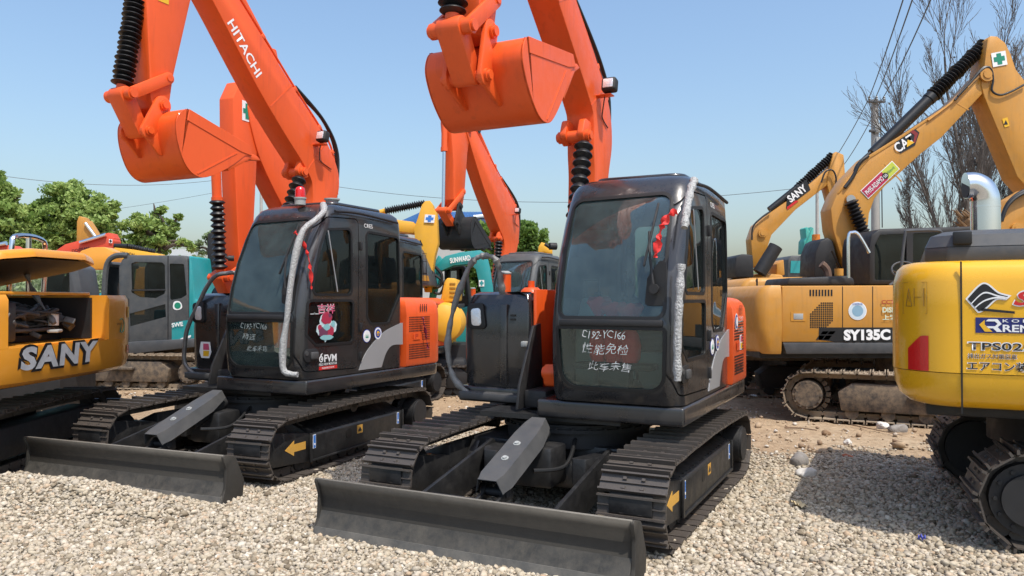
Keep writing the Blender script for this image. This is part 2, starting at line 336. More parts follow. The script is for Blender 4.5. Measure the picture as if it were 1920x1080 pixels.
# ---------------------------------------------------------------- ground and gravel
rng=np.random.default_rng(7); random.seed(11)
_P=rng.random((8,64,64))
def vnoise(x,y,k=0):
    xi=np.floor(x).astype(int);yi=np.floor(y).astype(int);fx=x-xi;fy=y-yi; fx=fx*fx*(3-2*fx);fy=fy*fy*(3-2*fy); T=_P[k%8]
    a=T[xi%64,yi%64];b=T[(xi+1)%64,yi%64];c=T[xi%64,(yi+1)%64];d=T[(xi+1)%64,(yi+1)%64]
    return (a*(1-fx)+b*fx)*(1-fy)+(c*(1-fx)+d*fx)*fy
def fbm(x,y,k=0,o=4):
    r=0;a=.5
    for i in range(o): r=r+a*vnoise(x*2**i+i*17.3,y*2**i+i*9.1,k+i); a*=.5
    return r
def gravelmask(x,y):
    n=(fbm(x*.9,y*.9,2)-.47)*2.6+(fbm(x*4,y*4,4)-.47)*1.6
    edge=np.where(x<-.6, 9.2-np.clip(-x-5,0,5)*.12, np.where(x<1.6,9.3-.2*(x+.6),8.05-.02*x))
    return np.clip((edge-y+n)/1.7+.5,0,1)
M2F=Vector((-math.sin(R(22)),-math.cos(R(22)))); M2C=Vector((-2.6,8.43))
def gz(x,y):
    x=np.asarray(x,float);y=np.asarray(y,float)
    g=gravelmask(x,y)
    near=np.exp(-((np.hypot(x,y-10))/26)**2)
    z=(fbm(x*.45,y*.45,1)-.47)*.10*near*np.clip((y-7.8)/2.5,.12,1)
    rough=(fbm(x*3.1,y*3.1,3)-.47)*.05+(fbm(x*9,y*9,5,3)-.44)*.05
    z=z+rough*near*(1-g*.75)
    # gravel pushed up in front of the blade of the second machine
    lx=-(x-M2C.x)*math.cos(R(22))+(y-M2C.y)*math.sin(R(22)); ly=(x-M2C.x)*M2F.x+(y-M2C.y)*M2F.y
    h=np.exp(-np.clip(np.abs(ly-2.42)/.30,0,9)**2)*np.clip(1-np.abs((lx+.0)/1.15)**4,0,1)*(.13+.10*vnoise(lx*2.3+5,ly*1.5,4))
    z=z+np.where(ly>1.95,h,h*.35)
    # low swell of gravel beside and in front of the nearest machine, clear of what stands on it
    return z
xs=np.linspace(-9,11,310); ys=np.linspace(2.5,20,270)
ext=lambda a,lo,hi:np.r_[lo-np.geomspace(.1,1,26)[::-1]*(lo-(-1700)) if False else lo-np.geomspace(.12,1700,26)[::-1],a,hi+np.geomspace(.12,1700,26)]
xs=ext(xs,xs[0],xs[-1]); ys=ext(ys,ys[0],ys[-1])
X,Y=np.meshgrid(xs,ys); Z=gz(X,Y)
nx,ny=len(xs),len(ys); idx=np.arange(nx*ny).reshape(ny,nx)
F=np.stack([idx[:-1,:-1],idx[:-1,1:],idx[1:,1:],idx[1:,:-1]],-1).reshape(-1,4)
me=bpy.data.meshes.new('ground'); me.vertices.add(nx*ny); me.vertices.foreach_set('co',np.stack([X,Y,Z],-1).ravel())
me.loops.add(F.size); me.loops.foreach_set('vertex_index',F.ravel().astype(np.int32)); me.polygons.add(len(F)); me.polygons.foreach_set('loop_start',(np.arange(len(F))*4).astype(np.int32)); me.update(calc_edges=True)
at_=me.attributes.new('gravel','FLOAT','POINT'); at_.data.foreach_set('value',gravelmask(X,Y).ravel().astype(np.float32))
def groundmat():
    m=bpy.data.materials.new('dirt_and_gravel_bed'); m.use_nodes=True; n=m.node_tree; N=n.nodes; L=n.links; p=N['Principled BSDF']; p.inputs['Roughness'].default_value=.95; p.inputs['Specular IOR Level'].default_value=.15
    tc=N.new('ShaderNodeTexCoord')
    def noise(sc,det=8,ro=.6):
        q=N.new('ShaderNodeTexNoise'); q.inputs['Scale'].default_value=sc; q.inputs['Detail'].default_value=det; q.inputs['Roughness'].default_value=ro; L.new(tc.outputs['Object'],q.inputs['Vector']); return q.outputs['Fac']
    def ramp(s,cols):
        r=N.new('ShaderNodeValToRGB'); e=r.color_ramp.elements
        while len(e)<len(cols): e.new(.5)
        for i,(t,c) in enumerate(cols): e[i].position=t; e[i].color=(*c,1)
        L.new(s,r.inputs[0]); return r.outputs[0]
    def mix(f,a,b,mode='MIX',fv=None):
        x=N.new('ShaderNodeMix'); x.data_type='RGBA'; x.blend_type=mode
        if f is None: x.inputs[0].default_value=fv
        else: L.new(f,x.inputs[0])
        L.new(a,x.inputs[6]); L.new(b,x.inputs[7]); return x.outputs[2]
    big=ramp(noise(.35,6),[(.3,(.31,.215,.135)),(.5,(.40,.29,.185)),(.7,(.47,.37,.255))])
    fine=ramp(noise(9,10,.75),[(.25,(.42,.36,.30)),(.5,(.9,.88,.86)),(.75,(1.25,1.25,1.25))])
    dirt=mix(None,big,fine,'MULTIPLY',.85)
    v=N.new('ShaderNodeTexVoronoi'); v.inputs['Scale'].default_value=26; v.inputs['Randomness'].default_value=1; L.new(tc.outputs['Object'],v.inputs['Vector'])
    chip=ramp(v.outputs['Color'],[(.0,(.20,.13,.08)),(.5,(.40,.28,.17)),(1,(.55,.45,.33))])
    vm=N.new('ShaderNodeMapRange'); vm.inputs[1].default_value=.16; vm.inputs[2].default_value=.10; L.new(v.outputs['Distance'],vm.inputs[0])
    n5=N.new('ShaderNodeMath'); n5.operation='MULTIPLY'; L.new(vm.outputs[0],n5.inputs[0]); L.new(noise(1.1,4),n5.inputs[1])
    dirt=mix(n5.outputs[0],dirt,chip)
    gr=ramp(noise(35,6,.7),[(.3,(.16,.14,.11)),(.5,(.30,.265,.21)),(.7,(.42,.38,.31))])
    a=N.new('ShaderNodeAttribute'); a.attribute_name='gravel'
    L.new(mix(a.outputs['Fac'],dirt,gr),p.inputs['Base Color'])
    bp=N.new('ShaderNodeBump'); bp.inputs['Strength'].default_value=.9; bp.inputs['Distance'].default_value=.035; L.new(noise(16,10,.75),bp.inputs['Height']); L.new(bp.outputs[0],p.inputs['Normal']); return m
struct(link(me,'ground',groundmat(),None,None)); me.polygons.foreach_set('use_smooth',[True]*len(me.polygons))
def stonemat(name,cols,seed=0):
    m=bpy.data.materials.new(name); m.use_nodes=True; n=m.node_tree; N=n.nodes; L=n.links; p=N['Principled BSDF']; p.inputs['Roughness'].default_value=.85; p.inputs['Specular IOR Level'].default_value=.25
    g=N.new('ShaderNodeNewGeometry'); r=N.new('ShaderNodeValToRGB'); e=r.color_ramp.elements
    while len(e)<len(cols): e.new(.5)
    for i,(t,c) in enumerate(cols): e[i].position=t; e[i].color=(*c,1)
    L.new(g.outputs['Random Per Island'],r.inputs[0])
    tc=N.new('ShaderNodeTexCoord'); q=N.new('ShaderNodeTexNoise'); q.inputs['Scale'].default_value=60; q.inputs['Detail'].default_value=5; L.new(tc.outputs['Object'],q.inputs['Vector'])
    k=N.new('ShaderNodeMapRange'); k.inputs[3].default_value=.72; k.inputs[4].default_value=1.25; L.new(q.outputs['Fac'],k.inputs[0])
    x=N.new('ShaderNodeMix'); x.data_type='RGBA'; x.blend_type='MULTIPLY'; x.inputs[0].default_value=1; L.new(r.outputs[0],x.inputs[6]); L.new(k.outputs[0],x.inputs[7])
    L.new(x.outputs[2],p.inputs['Base Color']); return m
def icos():
    bm=bmesh.new(); bmesh.ops.create_icosphere(bm,subdivisions=1,radius=1); v=np.array([p.co[:] for p in bm.verts]); f=np.array([[q.index for q in t.verts] for t in bm.faces]); bm.free(); return v,f
IV,IF=icos()
def stones(name,xy,rad,m,label,cat,kind='stuff',sink=.25,flat=.72):
    n=len(xy); v=np.repeat(IV[None],n,0)
    v=v*(1+rng.normal(0,.25,(n,len(IV),1)))
    v=v*np.stack([np.ones(n),rng.uniform(.62,1,n),rng.uniform(.5,flat+.1,n)],-1)[:,None]
    a=rng.uniform(0,6.28,n);t=rng.normal(0,.45,n); ca,sa,ct,st=np.cos(a)[:,None],np.sin(a)[:,None],np.cos(t)[:,None],np.sin(t)[:,None]
    x,y,z=v[...,0],v[...,1],v[...,2]; y,z=y*ct-z*st,y*st+z*ct; x,y=x*ca-y*sa,x*sa+y*ca
    r=rad[:,None]; zz=gz(xy[:,0],xy[:,1])[:,None]+r*(.55-sink)+rng.uniform(0,.35,(n,1))*r
    P=np.stack([x*r+xy[:,:1],y*r+xy[:,1:],z*r+zz],-1).reshape(-1,3)
    Fc=(IF[None]+(np.arange(n)*len(IV))[:,None,None]).reshape(-1,3)
    me=bpy.data.meshes.new(name); me.vertices.add(len(P)); me.vertices.foreach_set('co',P.ravel()); me.loops.add(Fc.size); me.loops.foreach_set('vertex_index',Fc.ravel().astype(np.int32)); me.polygons.add(len(Fc)); me.polygons.foreach_set('loop_start',(np.arange(len(Fc))*3).astype(np.int32)); me.update(calc_edges=True)
    o=link(me,name,m,None,None); o['kind']=kind; tag(o,label,cat); return o
def icos0():
    bm=bmesh.new(); bmesh.ops.create_icosphere(bm,subdivisions=0 or 1,radius=1); bm.free()
n=400000; yy=np.sqrt(rng.uniform(3.6**2,10.5**2,n)); xx=rng.uniform(-1.08,.98,n)*yy
keep=(rng.random(n)<gravelmask(xx,yy)**1.3)&(xx>-9.5)&(xx<8.5)&(rng.random(n)<np.clip(1.25-(yy-4)/11,.35,1)); xy=np.stack([xx,yy],-1)[keep]
rad=np.clip(rng.lognormal(math.log(.0128),.36,len(xy)),.006,.032)
GRAV=stonemat('gravel_stone',[(0,(.16,.125,.085)),(.2,(.36,.30,.215)),(.45,(.47,.405,.305)),(.65,(.33,.285,.225)),(.8,(.54,.475,.375)),(.93,(.40,.29,.19)),(1,(.60,.555,.465))])
stones('gravel',xy,rad,GRAV,'pale grey and beige crushed gravel spread under the front excavators','gravel')
n=20000; yy=rng.uniform(7.2,22,n); xx=rng.uniform(-.8,.8,n)*yy
keep=(rng.random(n)<(1-gravelmask(xx,yy))*(.35+.9*(fbm(xx*.7,yy*.7,6)>.5))); xy=np.stack([xx,yy],-1)[keep]
rad=np.clip(rng.lognormal(math.log(.015),.55,len(xy)),.006,.075)
DIRTS=stonemat('dirt_clod',[(0,(.24,.165,.105)),(.35,(.38,.28,.185)),(.55,(.45,.36,.26)),(.7,(.33,.23,.15)),(.82,(.48,.43,.36)),(1,(.58,.54,.48))])
stones('dirt_clods',xy,rad,DIRTS,'brown clods and stray stones littering the bare dirt','dirt')
# ---------------------------------------------------------------- compact orange-and-black excavators (two of one kind)
def cabshell(inset=0,z0=.88):
    rings=[]
    Zs=[(.88,.74,0),(.95,.775,0),(1.15,.80,0),(1.46,.80,0),(1.75,.745,0),(2.0,.665,0),(2.25,.555,.004),(2.42,.465,.010),(2.50,.415,.016),(2.56,.36,.035),(2.60,.28,.08),(2.615,.20,.16)]
    for z,yf,tp in Zs:
        if z==.88 and inset: z=.90
        if inset and z>2.55: z-=inset
        x0,x1,y0,y1=-1.08+inset+tp,-.06-inset-tp,-.955+inset+tp*.8,yf-inset
        ring=[]
        for cx,cy,a0,r in ((x1,y1,0,.13),(x0,y1,90,.13),(x0,y0,180,.10),(x1,y0,270,.10)):
            r=max(.03,r-inset); sx=-1 if cx==x1 else 1; sy=-1 if cy==y1 else 1
            for k in range(7):
                a=R(a0+90*k/6); ring.append((cx+sx*r+r*math.cos(a),cy+sy*r+r*math.sin(a),z))
        # slight outward bow of the front
        rings.append([(x,y-(.028*((x+.57)/.5)**2 if y>.2 else 0)+0,z) for x,y,z in ring])
    g=G(); g.loft(rings); return g
CABWIN=None
DUP=[(.40,2.33),(.01,2.37),(0,1.69),(.62,1.69),(.56,1.95),(.48,2.17)]
DLO=[(.67,1.63),(-.02,1.63),(-.02,1.2),(.56,1.2),(.69,1.3)]
REW=[(-.25,2.36),(-.86,2.34),(-.88,1.70),(-.66,1.38),(-.33,1.38),(-.26,1.45)]
DOOR=[(.36,2.46),(.50,2.33),(.68,2.05),(.765,1.68),(.775,1.12),(.70,.955),(-.10,.93),(-.115,2.48)]
FUP=[(-.15,1.51),(-.97,1.51),(-.945,2.45),(-.15,2.43)]
FLO=[(-.14,1.435),(-.975,1.435),(-.965,.985),(-.18,.985)]
def cab_meshes():
    out=cabshell().mesh(); inn=cabshell(.045).mesh()
    win=[('y',rpoly(FUP,[.07,.07,.09,.09]),.2,1.1),('y',rpoly(FLO,[.02,.02,.12,.14]),.5,1.1),('x',rpoly(DUP,.06),-1.3,-.95),('x',rpoly(DLO,.05),-1.3,-.95),('x',rpoly(REW,.06),-1.3,-.95),
         ('x',rpoly([(.45,2.2),(-.80,2.30),(-.80,1.5),(.60,1.5)],.06),-.2,.1),('y',rpoly([(-.2,1.65),(-.95,1.65),(-.93,2.33),(-.2,2.33)],.06),-1.2,-.8)]
    fr=boolop(out,inn,'DIFFERENCE')
    allw=G(); [allw.prism(p,ax,a,b) for ax,p,a,b in win]
    fr=boolop(fr,allw.mesh(),'DIFFERENCE')
    dp=rpoly(DOOR,.05)
    door=boolop(fr,G().prism(offs(dp,-.006),'x',-1.3,-.90).mesh(),'INTERSECT')
    fr=boolop(fr,G().prism(offs(dp,.004),'x',-1.3,-.90).mesh(),'DIFFERENCE')
    shell=boolop(cabshell(.012).mesh(),cabshell(.018).mesh(),'DIFFERENCE')
    res={'cab_frame':fr,'door':door}
    keys=['windscreen','lower_windscreen','door_window','door_window2','side_window','far_window','rear_window']
    for k,(ax,p,a,b) in zip(keys,win): res[k]=boolop(shell.copy(),G().prism(offs(p,.004),ax,a,b).mesh(),'INTERSECT')
    lip=boolop(cabshell(-.004).mesh(),cabshell(.010).mesh(),'DIFFERENCE')
    for k,(ax,p,a,b) in zip(keys,win[:5]):
        ringm=boolop(G().prism(offs(p,.014),ax,a,b).mesh(),G().prism(offs(p,-.012),ax,a-.1,b+.1).mesh(),'DIFFERENCE')
        res['g_'+k]=boolop(lip.copy(),ringm,'INTERSECT')
    return res
CM=cab_meshes()
TAILP=rpoly([(-1.10,-.80),(-1.10,-1.80),(-.55,-1.965),(.55,-1.965),(1.10,-1.80),(1.10,-.80)],[0,.30,.6,.6,.30,0],8)
def deckline(n=0): return [(-1.10,.72)]+TAILP+[(1.10,.16),(.12,.16),(.06,.72)]
_TA=np.array(TAILP); _TS=np.r_[0,np.cumsum(np.hypot(*np.diff(_TA,axis=0).T))]
def tailpt(s,r,z):
    """point on the left side and tail, s metres along from y=-.97 towards the rear"""
    s=s+.17; f=lambda q:Vector((np.interp(q,_TS,_TA[:,0]),np.interp(q,_TS,_TA[:,1]),0)); p=f(s); t=(f(s+.02)-f(s-.02)).normalized(); n=Vector((t.y,-t.x,0)); n=n if n.dot(Vector((p.x,p.y+.8,0)))>0 else -n
    p=p+n*(r-1.47); p.z=z; return p,t,n
def tailsheet(pts,r,m,parent,name,lift=.003,rz=0,nsub=10,**kw):
    """sticker bent round the tail; pts in (s,z)"""
    bm=bmesh.new(); vs=[bm.verts.new((p[0],0,p[1])) for p in pts]; bm.faces.new(vs)
    s0=min(p[0] for p in pts);s1=max(p[0] for p in pts)
    for i in range(1,nsub):
        s=s0+(s1-s0)*i/nsub; bmesh.ops.bisect_plane(bm,geom=bm.verts[:]+bm.edges[:]+bm.faces[:],plane_co=(s,0,0),plane_no=(1,0,0))
    for v in bm.verts:
        q,t,nn=tailpt(v.co.x,r,v.co.z); v.co=q+nn*lift
    me=bpy.data.meshes.new(name); bm.to_mesh(me); bm.free(); return link(me,name,m,parent,None,rotz=rz,**kw)
def pin(g,x0,x1,y,z,r,mi=0):
    g.cyl((x0,y,z),(x1,y,z),r,n=18); g.cyl((x0-.018,y,z),(x0,y,z),r*.72,n=14); g.cyl((x1,y,z),(x1+.018,y,z),r*.72,n=14)
def bar2(g,a,b,ra,rb,x0,x1,bev=.008,n=8):
    """flat link with round ends between two pins in the y,z plane"""
    a=Vector(a);b=Vector(b); d=(b-a).normalized(); t=math.atan2(d.y,d.x); pts=[]
    for i in range(n+1): an=t+math.pi/2+math.pi*i/n; pts.append((a.x+ra*math.cos(an),a.y+ra*math.sin(an)))
    for i in range(n+1): an=t-math.pi/2+math.pi*i/n; pts.append((b.x+rb*math.cos(an),b.y+rb*math.sin(an)))
    g.prism(pts,'x',x0,x1,bev)
OR0=OR; BK0=BK
def compact_excavator(label,loc,rz,swing,pose,opt):
    t=thing('excavator',label,'excavator',loc,rz,opt.get('group'))
    P=pose; s=R(swing); OR=opt.get('paint',OR0); BU=opt.get('bucket',OR); BK=opt.get('cab',BK0); t.scale=(opt.get('scale',1),)*3
    def part(g,name,m,parent=t,ang=35,**kw):
        if isinstance(g,G): return g.build(name,m,parent,ang,rotz=s if parent is t else 0,**kw)
        return link(g,name,m,parent,ang,rotz=s if parent is t else 0,**kw)
    # ---- undercarriage (does not swing)
    for sx in (-1,1):
        track('track',t,sx*.945,.45,1.19,-1.26,.268,44,SHOE,arch=.025,th=.035)
        g=G(); xo=sx*1.10; xi=sx*.80
        sec=[(xo,.13),(xo,.355),(sx*1.085,.375),(sx*.86,.47),(xi,.47),(xi,.13)]
        g.prism(sec,'y',-.93,.78,.008)
        g.prism([(.785,.12),(1.30,.16),(1.47,.29),(1.47,.40),(1.32,.47),(.785,.385)],'x',min(xi,xo-sx*.012),max(xi,xo-sx*.012),.008)
        g.box((xo,-.08,.127),(.03,1.7,.02),.004); g.box((xo+sx*.004,.78,.25),(.02,.03,.27),.005); g.box((xo+sx*.004,-.92,.26),(.02,.025,.25),.005)
        for i in range(17): g.cyl((sx*1.06,.7-i*.1,.383),(sx*1.06,.7-i*.1,.392),.009,n=6)
        fr=g.build('track_frame',STEEL,t)
        g=G(); g.prism(rpoly([(.20,.24),(.10,.24),(.10,.33),(.20,.33)],.035),'x',xo-sx*.0,xo+sx*.0025) if sx<0 else g.prism(rpoly([(.20,.24),(.10,.24),(.10,.33),(.20,.33)],.035),'x',xo,xo+.0025); g.build('frame_opening',GASK,fr)
        g=G(); g.cyl((sx*.83,-1.26,.30),(sx*1.13,-1.26,.30),.165,n=30); g.cyl((sx*1.13,-1.26,.30),(sx*1.15,-1.26,.30),.15,n=30); g.build('drive_motor',BKM,t)
        g=G()
        for i in range(22):
            a=2*math.pi*i/22; g.box((sx*.945,-1.26+.235*math.cos(a),.303+.235*math.sin(a)),(.07,.05,.05),rot=(a,0,0))
        g.cyl((sx*.91,-1.26,.303),(sx*.98,-1.26,.303),.225,n=30); g.build('sprocket',STEEL,t)
        g=G(); g.cyl((sx*.89,1.19,.303),(sx*1.0,1.19,.303),.235,n=30); g.cyl((sx*.87,1.19,.303),(sx*1.02,1.19,.303),.1,n=20); g.build('idler',STEEL,t)
        for y in (-.85,-.5,-.15,.2,.55,.88): g=G(); g.cyl((sx*.84,y,.125),(sx*1.05,y,.125),.072,n=18); g.cyl((sx*.87,y,.125),(sx*.89,y,.125),.09,n=18); g.cyl((sx*1.0,y,.125),(sx*1.02,y,.125),.09,n=18); g.build('roller',STEEL,t)
        g=G(); g.cyl((sx*.8,-.05,.535),(sx*1.02,-.05,.535),.05,n=16); g.cyl((sx*1.0,-.05,.535),(sx*1.03,-.05,.535),.065,n=16)
        g.build('carrier_roller',STEEL,t)
        if sx<0:
            n_=(-1,0,0); a=G(); decal(a,[(0,.07),(.13,0),(.13,.035),(.30,.035),(.30,.105),(.13,.105),(.13,.14)],(xo+.012,1.14,.215),(0,-1,0),(0,0,1)); a.build('arrow_sticker',ARR,fr,None)
            a=G(); decal(a,[(0,0),(.10,0),(.10,.085),(0,.085)],(xo,-.0,.255),(0,-1,0),(0,0,1)); y_=a.build('warning_sticker',ARR,fr,None)
            a=G(); decal(a,[(.02,.02),(.08,.02),(.08,.035),(.05,.065),(.02,.035)],(xo-.002,-.0,.255),(0,-1,0),(0,0,1)); a.build('pictogram',INK,y_,None)
            for yy in (.745,-.80):
                a=G(); decal(a,[(0,0),(.045,0),(.045,.13),(0,.13)],(xo,yy,.235),(0,-1,0),(0,0,1)); w=a.build('lashing_sticker',WHT,fr,None)
                a=G(); decal(a,[(.006,.006),(.039,.006),(.039,.124),(.006,.124)],(xo-.002,yy,.235),(0,-1,0),(0,0,1)); decal(a,circ(.01,12,.0225,.04),(xo-.004,yy,.235),(0,-1,0),(0,0,1),mi=1); a.build('pictogram',[SKYV,WHT],w,None)
    g=G(); g.box((0,-.05,.40),(1.5,1.1,.20),.02); g.box((0,-.05,.30),(1.0,1.5,.2),.03)
    for sx in (-1,1): g.prism([(-.55,.28),(.65,.28),(.5,.47),(-.45,.47)],'x',sx*.72-.04,sx*.72+.04,.01); g.prism(rpoly([(sx*.3,.9),(sx*.42,.9),(sx*.75,.25),(sx*.55,.1)],.02),'z',.28,.48,.01)
    g.box((0,.82,.40),(.36,.30,.3),.03); g.build('chassis',STEEL,t)
    g=G(); g.cyl((0,0,.48),(0,0,.66),.60,n=48); g.cyl((0,0,.66),(0,0,.745),.54,n=48); g.cyl((0,0,.60),(0,0,.63),.63,n=48)
    for i in range(30): a=2*math.pi*i/30; g.cyl((.615*math.cos(a),.615*math.sin(a),.63),(.615*math.cos(a),.615*math.sin(a),.645),.014,n=6)
    g.build('turntable',BKM,t)
    # ---- blade
    prof=[(1.915,.395),(1.945,.395),(1.905,.33),(1.885,.25),(1.89,.17),(1.92,.09),(1.95,.05),(1.965,-.015),(1.945,-.015),(1.91,.04),(1.865,.14),(1.855,.25),(1.87,.33)]
    g=G(); g.prism(prof,'x',-1.11,1.19,.003,seg=1); bl=g.build('blade',BLADE,t,60)
    g=G(); g.prism([(1.8925,.165),(1.923,.088),(1.953,.048),(1.958,.052),(1.928,.092),(1.898,.167)],'x',-1.095,1.175,0); g.build('sunlit_band',SUNBAND,bl)  # thin strip carrying the painted sunlit tone of the lower blade
    g=G(); ce=[(1.9445,.062),(1.9545,.066),(1.985,-.03),(1.972,-.035)]; g.prism(ce,'x',-1.108,1.188,.002,seg=1); g.build('cutting_edge',CUT,bl)
    for sx in (-1,1):
        g=G(); g.prism(rpoly([(1.955,.405),(1.80,.36),(1.70,.15),(1.72,-.01),(1.975,-.03),(1.915,.12),(1.905,.28)],[.02,.06,.06,.03,.01,.1,.1]),'x',(1.19 if sx>0 else -1.11)-.012,(1.19 if sx>0 else -1.11)+.012,.003); g.build('end_plate',BLADE,bl)
    g=G()
    for sx in (-1,1):
        g.prism([(1.88,.05),(1.88,.30),(1.62,.31),(.62,.52),(.50,.44),(.55,.28),(1.5,.07)],'x',sx*.50-.016,sx*.50+.016,.004)
        g.cyl((sx*.44,.58,.42),(sx*.56,.58,.42),.06,n=16)
    g.prism([(1.88,.27),(1.88,.285),(1.56,.295),(1.40,.24),(1.40,.225),(1.55,.28)],'x',-.48,.48,.002); g.box((0,1.80,.14),(.96,.06,.14),.01)
    for sx in (-1,1): g.prism(rpoly([(1.72,.28),(1.40,.28),(1.42,.37),(1.5,.39),(1.56,.33)],.02),'x',sx*.075-.012,sx*.075+.012,.003)
    g.build('blade_arms',STEEL,t)
    g=G(); g.cyl((0,1.50,.33),(0,1.05,.50),.035,n=16); g.cyl((0,1.15,.46),(0,.72,.62),.062,n=18); g.cyl((-.10,1.5,.335),(.10,1.5,.335),.03,n=12); g.build('blade_cylinder',BKM,t)
    # folded cover over the blade cylinder
    a=Vector((0,1.62,.44));b=Vector((0,.80,.745)); d=(b-a); L_=d.length; d.normalize(); up=Vector((1,0,0)).cross(d); up=up if up.z>0 else -up
    sec=[(-.13,-.10),(-.09,0),(.09,0),(.13,-.10)]; rings=[]
    for tt,k in ((0,.80),(.03,.82),(.10,1.0),(.72,1.0),(.9,.85),(1.0,.62)):
        o=a+d*L_*tt; out=[o+Vector((x*k,0,0))+up*(z*(1 if tt<.9 else .8)) for x,z in sec]; inn=[o+Vector((x*k*.96,0,0))+up*(z*(1 if tt<.9 else .8)-.006) for x,z in sec]; rings.append(out+inn[::-1])
    g=G(); g.loft(rings); cv=g.build('cylinder_cover',GUARD,t,20)
    g=G()
    for tt in (.32,.55): o=a+d*L_*tt; g.cyl(o,o+up*.014,.018,n=6); g.cyl(o,o+up*.004,.027,n=14)
    g.build('cover_bolt',LGRY,cv)
    for q in ([(.12,.75,.60),(.2,1.0,.48),(.16,1.2,.40)],[(-.2,.55,.56),(-.26,.9,.42),(-.12,1.15,.42)]):
        g=G(); g.tube(q,.016,8,smooth=6); g.build('hose',HOSE,t)
    # ---- house
    dl=deckline(); g=G(); g.prism(offs(dl,-.004),'z',.735,.872,.02,seg=3); part(g,'deck',BK)
    g=G(); g.box((0,-.1,.72),(1.2,1.5,.04)); part(g,'deck_underside',STEEL)
    cb=link(CM['cab_frame'].copy(),'cab',BK,t,32,rotz=s)
    dr=link(CM['door'].copy(),'door',BK,cb,32)
    for k,n_,m_,pa in (('windscreen','windscreen',GLF,cb),('lower_windscreen','lower_windscreen',GLL,cb),('door_window','door_window',GL,dr),('door_window2','door_window',GL,dr),('side_window','side_window',GL,cb),('far_window','side_window',GL,cb),('rear_window','rear_window',GL,cb)): link(CM[k].copy(),n_,m_,pa,40)
    gk=[CM['g_'+k].copy() for k in ('windscreen','lower_windscreen','side_window')]
    for m_ in gk: link(m_,'window_seal',GASK,cb,40)
    for k in ('door_window','door_window2'): link(CM['g_'+k].copy(),'window_seal',GASK,dr,40)
    g=G(); g.box((-.565,.785,1.472),(.80,.035,.05),.012); g.build('crossbar',BKM,cb)
    # roof trim, hatch and gutter
    g=G(); g.prism(rpoly([(-.95,.15),(-.2,.15),(-.2,-.75),(-.95,-.75)],.12),'z',2.60,2.645,.02,seg=3); g.box((-.57,-.25,2.65),(.5,.5,.035),.015); g.build('roof_panel',BK,cb)
    g=G(); g.tube([(-1.095,.30,2.52),(-1.10,-.10,2.535),(-1.095,-.80,2.50)],.014,8,smooth=5); g.build('rain_gutter',BKM,cb)
    for z in (1.05,1.35,2.2): g=G(); g.box((-1.085,-.14,z),(.03,.03,.09),.006); g.build('hinge',BKM,cb)
    g=G(); g.prism(rpoly([(.735,1.045),(.52,1.045),(.52,1.17),(.735,1.17)],.055,7),'x',-1.088,-1.078,.003); hd=g.build('handle_recess',BKM,dr)
    g=G(); g.box((-1.097,.60,1.105),(.03,.10,.07),.012); g.cyl((-1.092,.70,1.13),(-1.08,.70,1.13),.022,n=16); g.build('handle',GUARD,hd)
    g=G(); g.box((-1.088,.32,2.02),(.006,.012,.62),rot=(R(-14),0,0)); g.build('sliding_glass_edge',SILV,dr)
    # wiper
    g=G(); g.cyl((-.90,.80,1.72),(-.90,.765,1.72),.035,n=16); g.tube([(-.90,.79,1.72),(-.86,.745,1.95),(-.83,.665,2.14)],.010,8,smooth=4); g.box((-.85,.68,2.12),(.014,.02,.52),.003,rot=(R(24),R(-6),0)); g.prism(rpoly([(-.98,1.60),(-.82,1.60),(-.84,1.8),(-.93,1.92),(-.98,1.92)],.03),'y',.742,.752); g.build('wiper',BKM,cb)
    g=G(); g.tube([(-.02,.62,2.05),(.02,.64,2.08)],.014,8,smooth=2); g.cyl((-.06,.60,2.06),(-.02,.64,2.06),.028,n=14); g.build('mirror_mount',BKM,cb)
    # interior
    g=G(); g.box((-.57,-.42,1.28),(.50,.50,.16),.05,seg=3); g.box((-.57,-.66,1.68),(.48,.14,.72),.06,rot=(R(-10),0,0),seg=3); g.box((-.57,-.72,2.12),(.26,.10,.18),.04,seg=3); g.build('seat',SEAT,cb,60)
    g=G(); g.box((-.57,-.1,.915),(.92,1.55,.03)); g.box((-.57,-.45,1.05),(.5,.5,.3),.02); g.build('cab_floor',CONS,cb)
    g=G(); g.box((-.20,-.05,1.18),(.17,.62,.5),.05,seg=3); g.prism(rpoly([(.38,.95),(.1,.95),(.05,1.62),(.22,1.66),(.36,1.45)],.04),'x',-.29,-.12,.02); g.box((-.93,-.3,1.2),(.17,.6,.35),.05,seg=3); g.build('console',CONS,cb,50)
    g=G(); g.tube([(-.27,.20,1.62),(-.27,.21,1.80),(-.14,.21,1.80),(-.14,.20,1.62)],.010,8,smooth=0); g.tube([(-.26,.08,1.4),(-.25,.16,1.62)],.014,8,smooth=0); g.cyl((-.25,.15,1.60),(-.25,.18,1.70),.028,n=12); g.tube([(-.88,.08,1.36),(-.88,.16,1.58)],.014,8,smooth=0); g.cyl((-.88,.15,1.56),(-.88,.18,1.66),.028,n=12)
    for x in (-.48,-.64): g.tube([(x,.30,.93),(x,.40,1.15),(x,.36,1.30)],.012,8,smooth=3); g.box((x,.42,.99),(.10,.16,.02),rot=(R(30),0,0))
    g.build('levers',BKM,cb)
    # silver swoosh and stickers on the left rear quarter
    X0=-1.0825
    sw=[(-.115,.905)]+smooth2([(-.115,.905),(-.17,1.0),(-.26,1.10),(-.40,1.20),(-.60,1.30),(-.90,1.375)],5)+[(-.93,1.375),(-.93,1.13)]+smooth2([(-.93,1.13),(-.72,1.13),(-.60,1.05),(-.52,.905)],5)
    a=G(); a.prism(sw,'x',X0-.002,X0+.004); a.build('swoosh_stripe',SILV,cb,None)
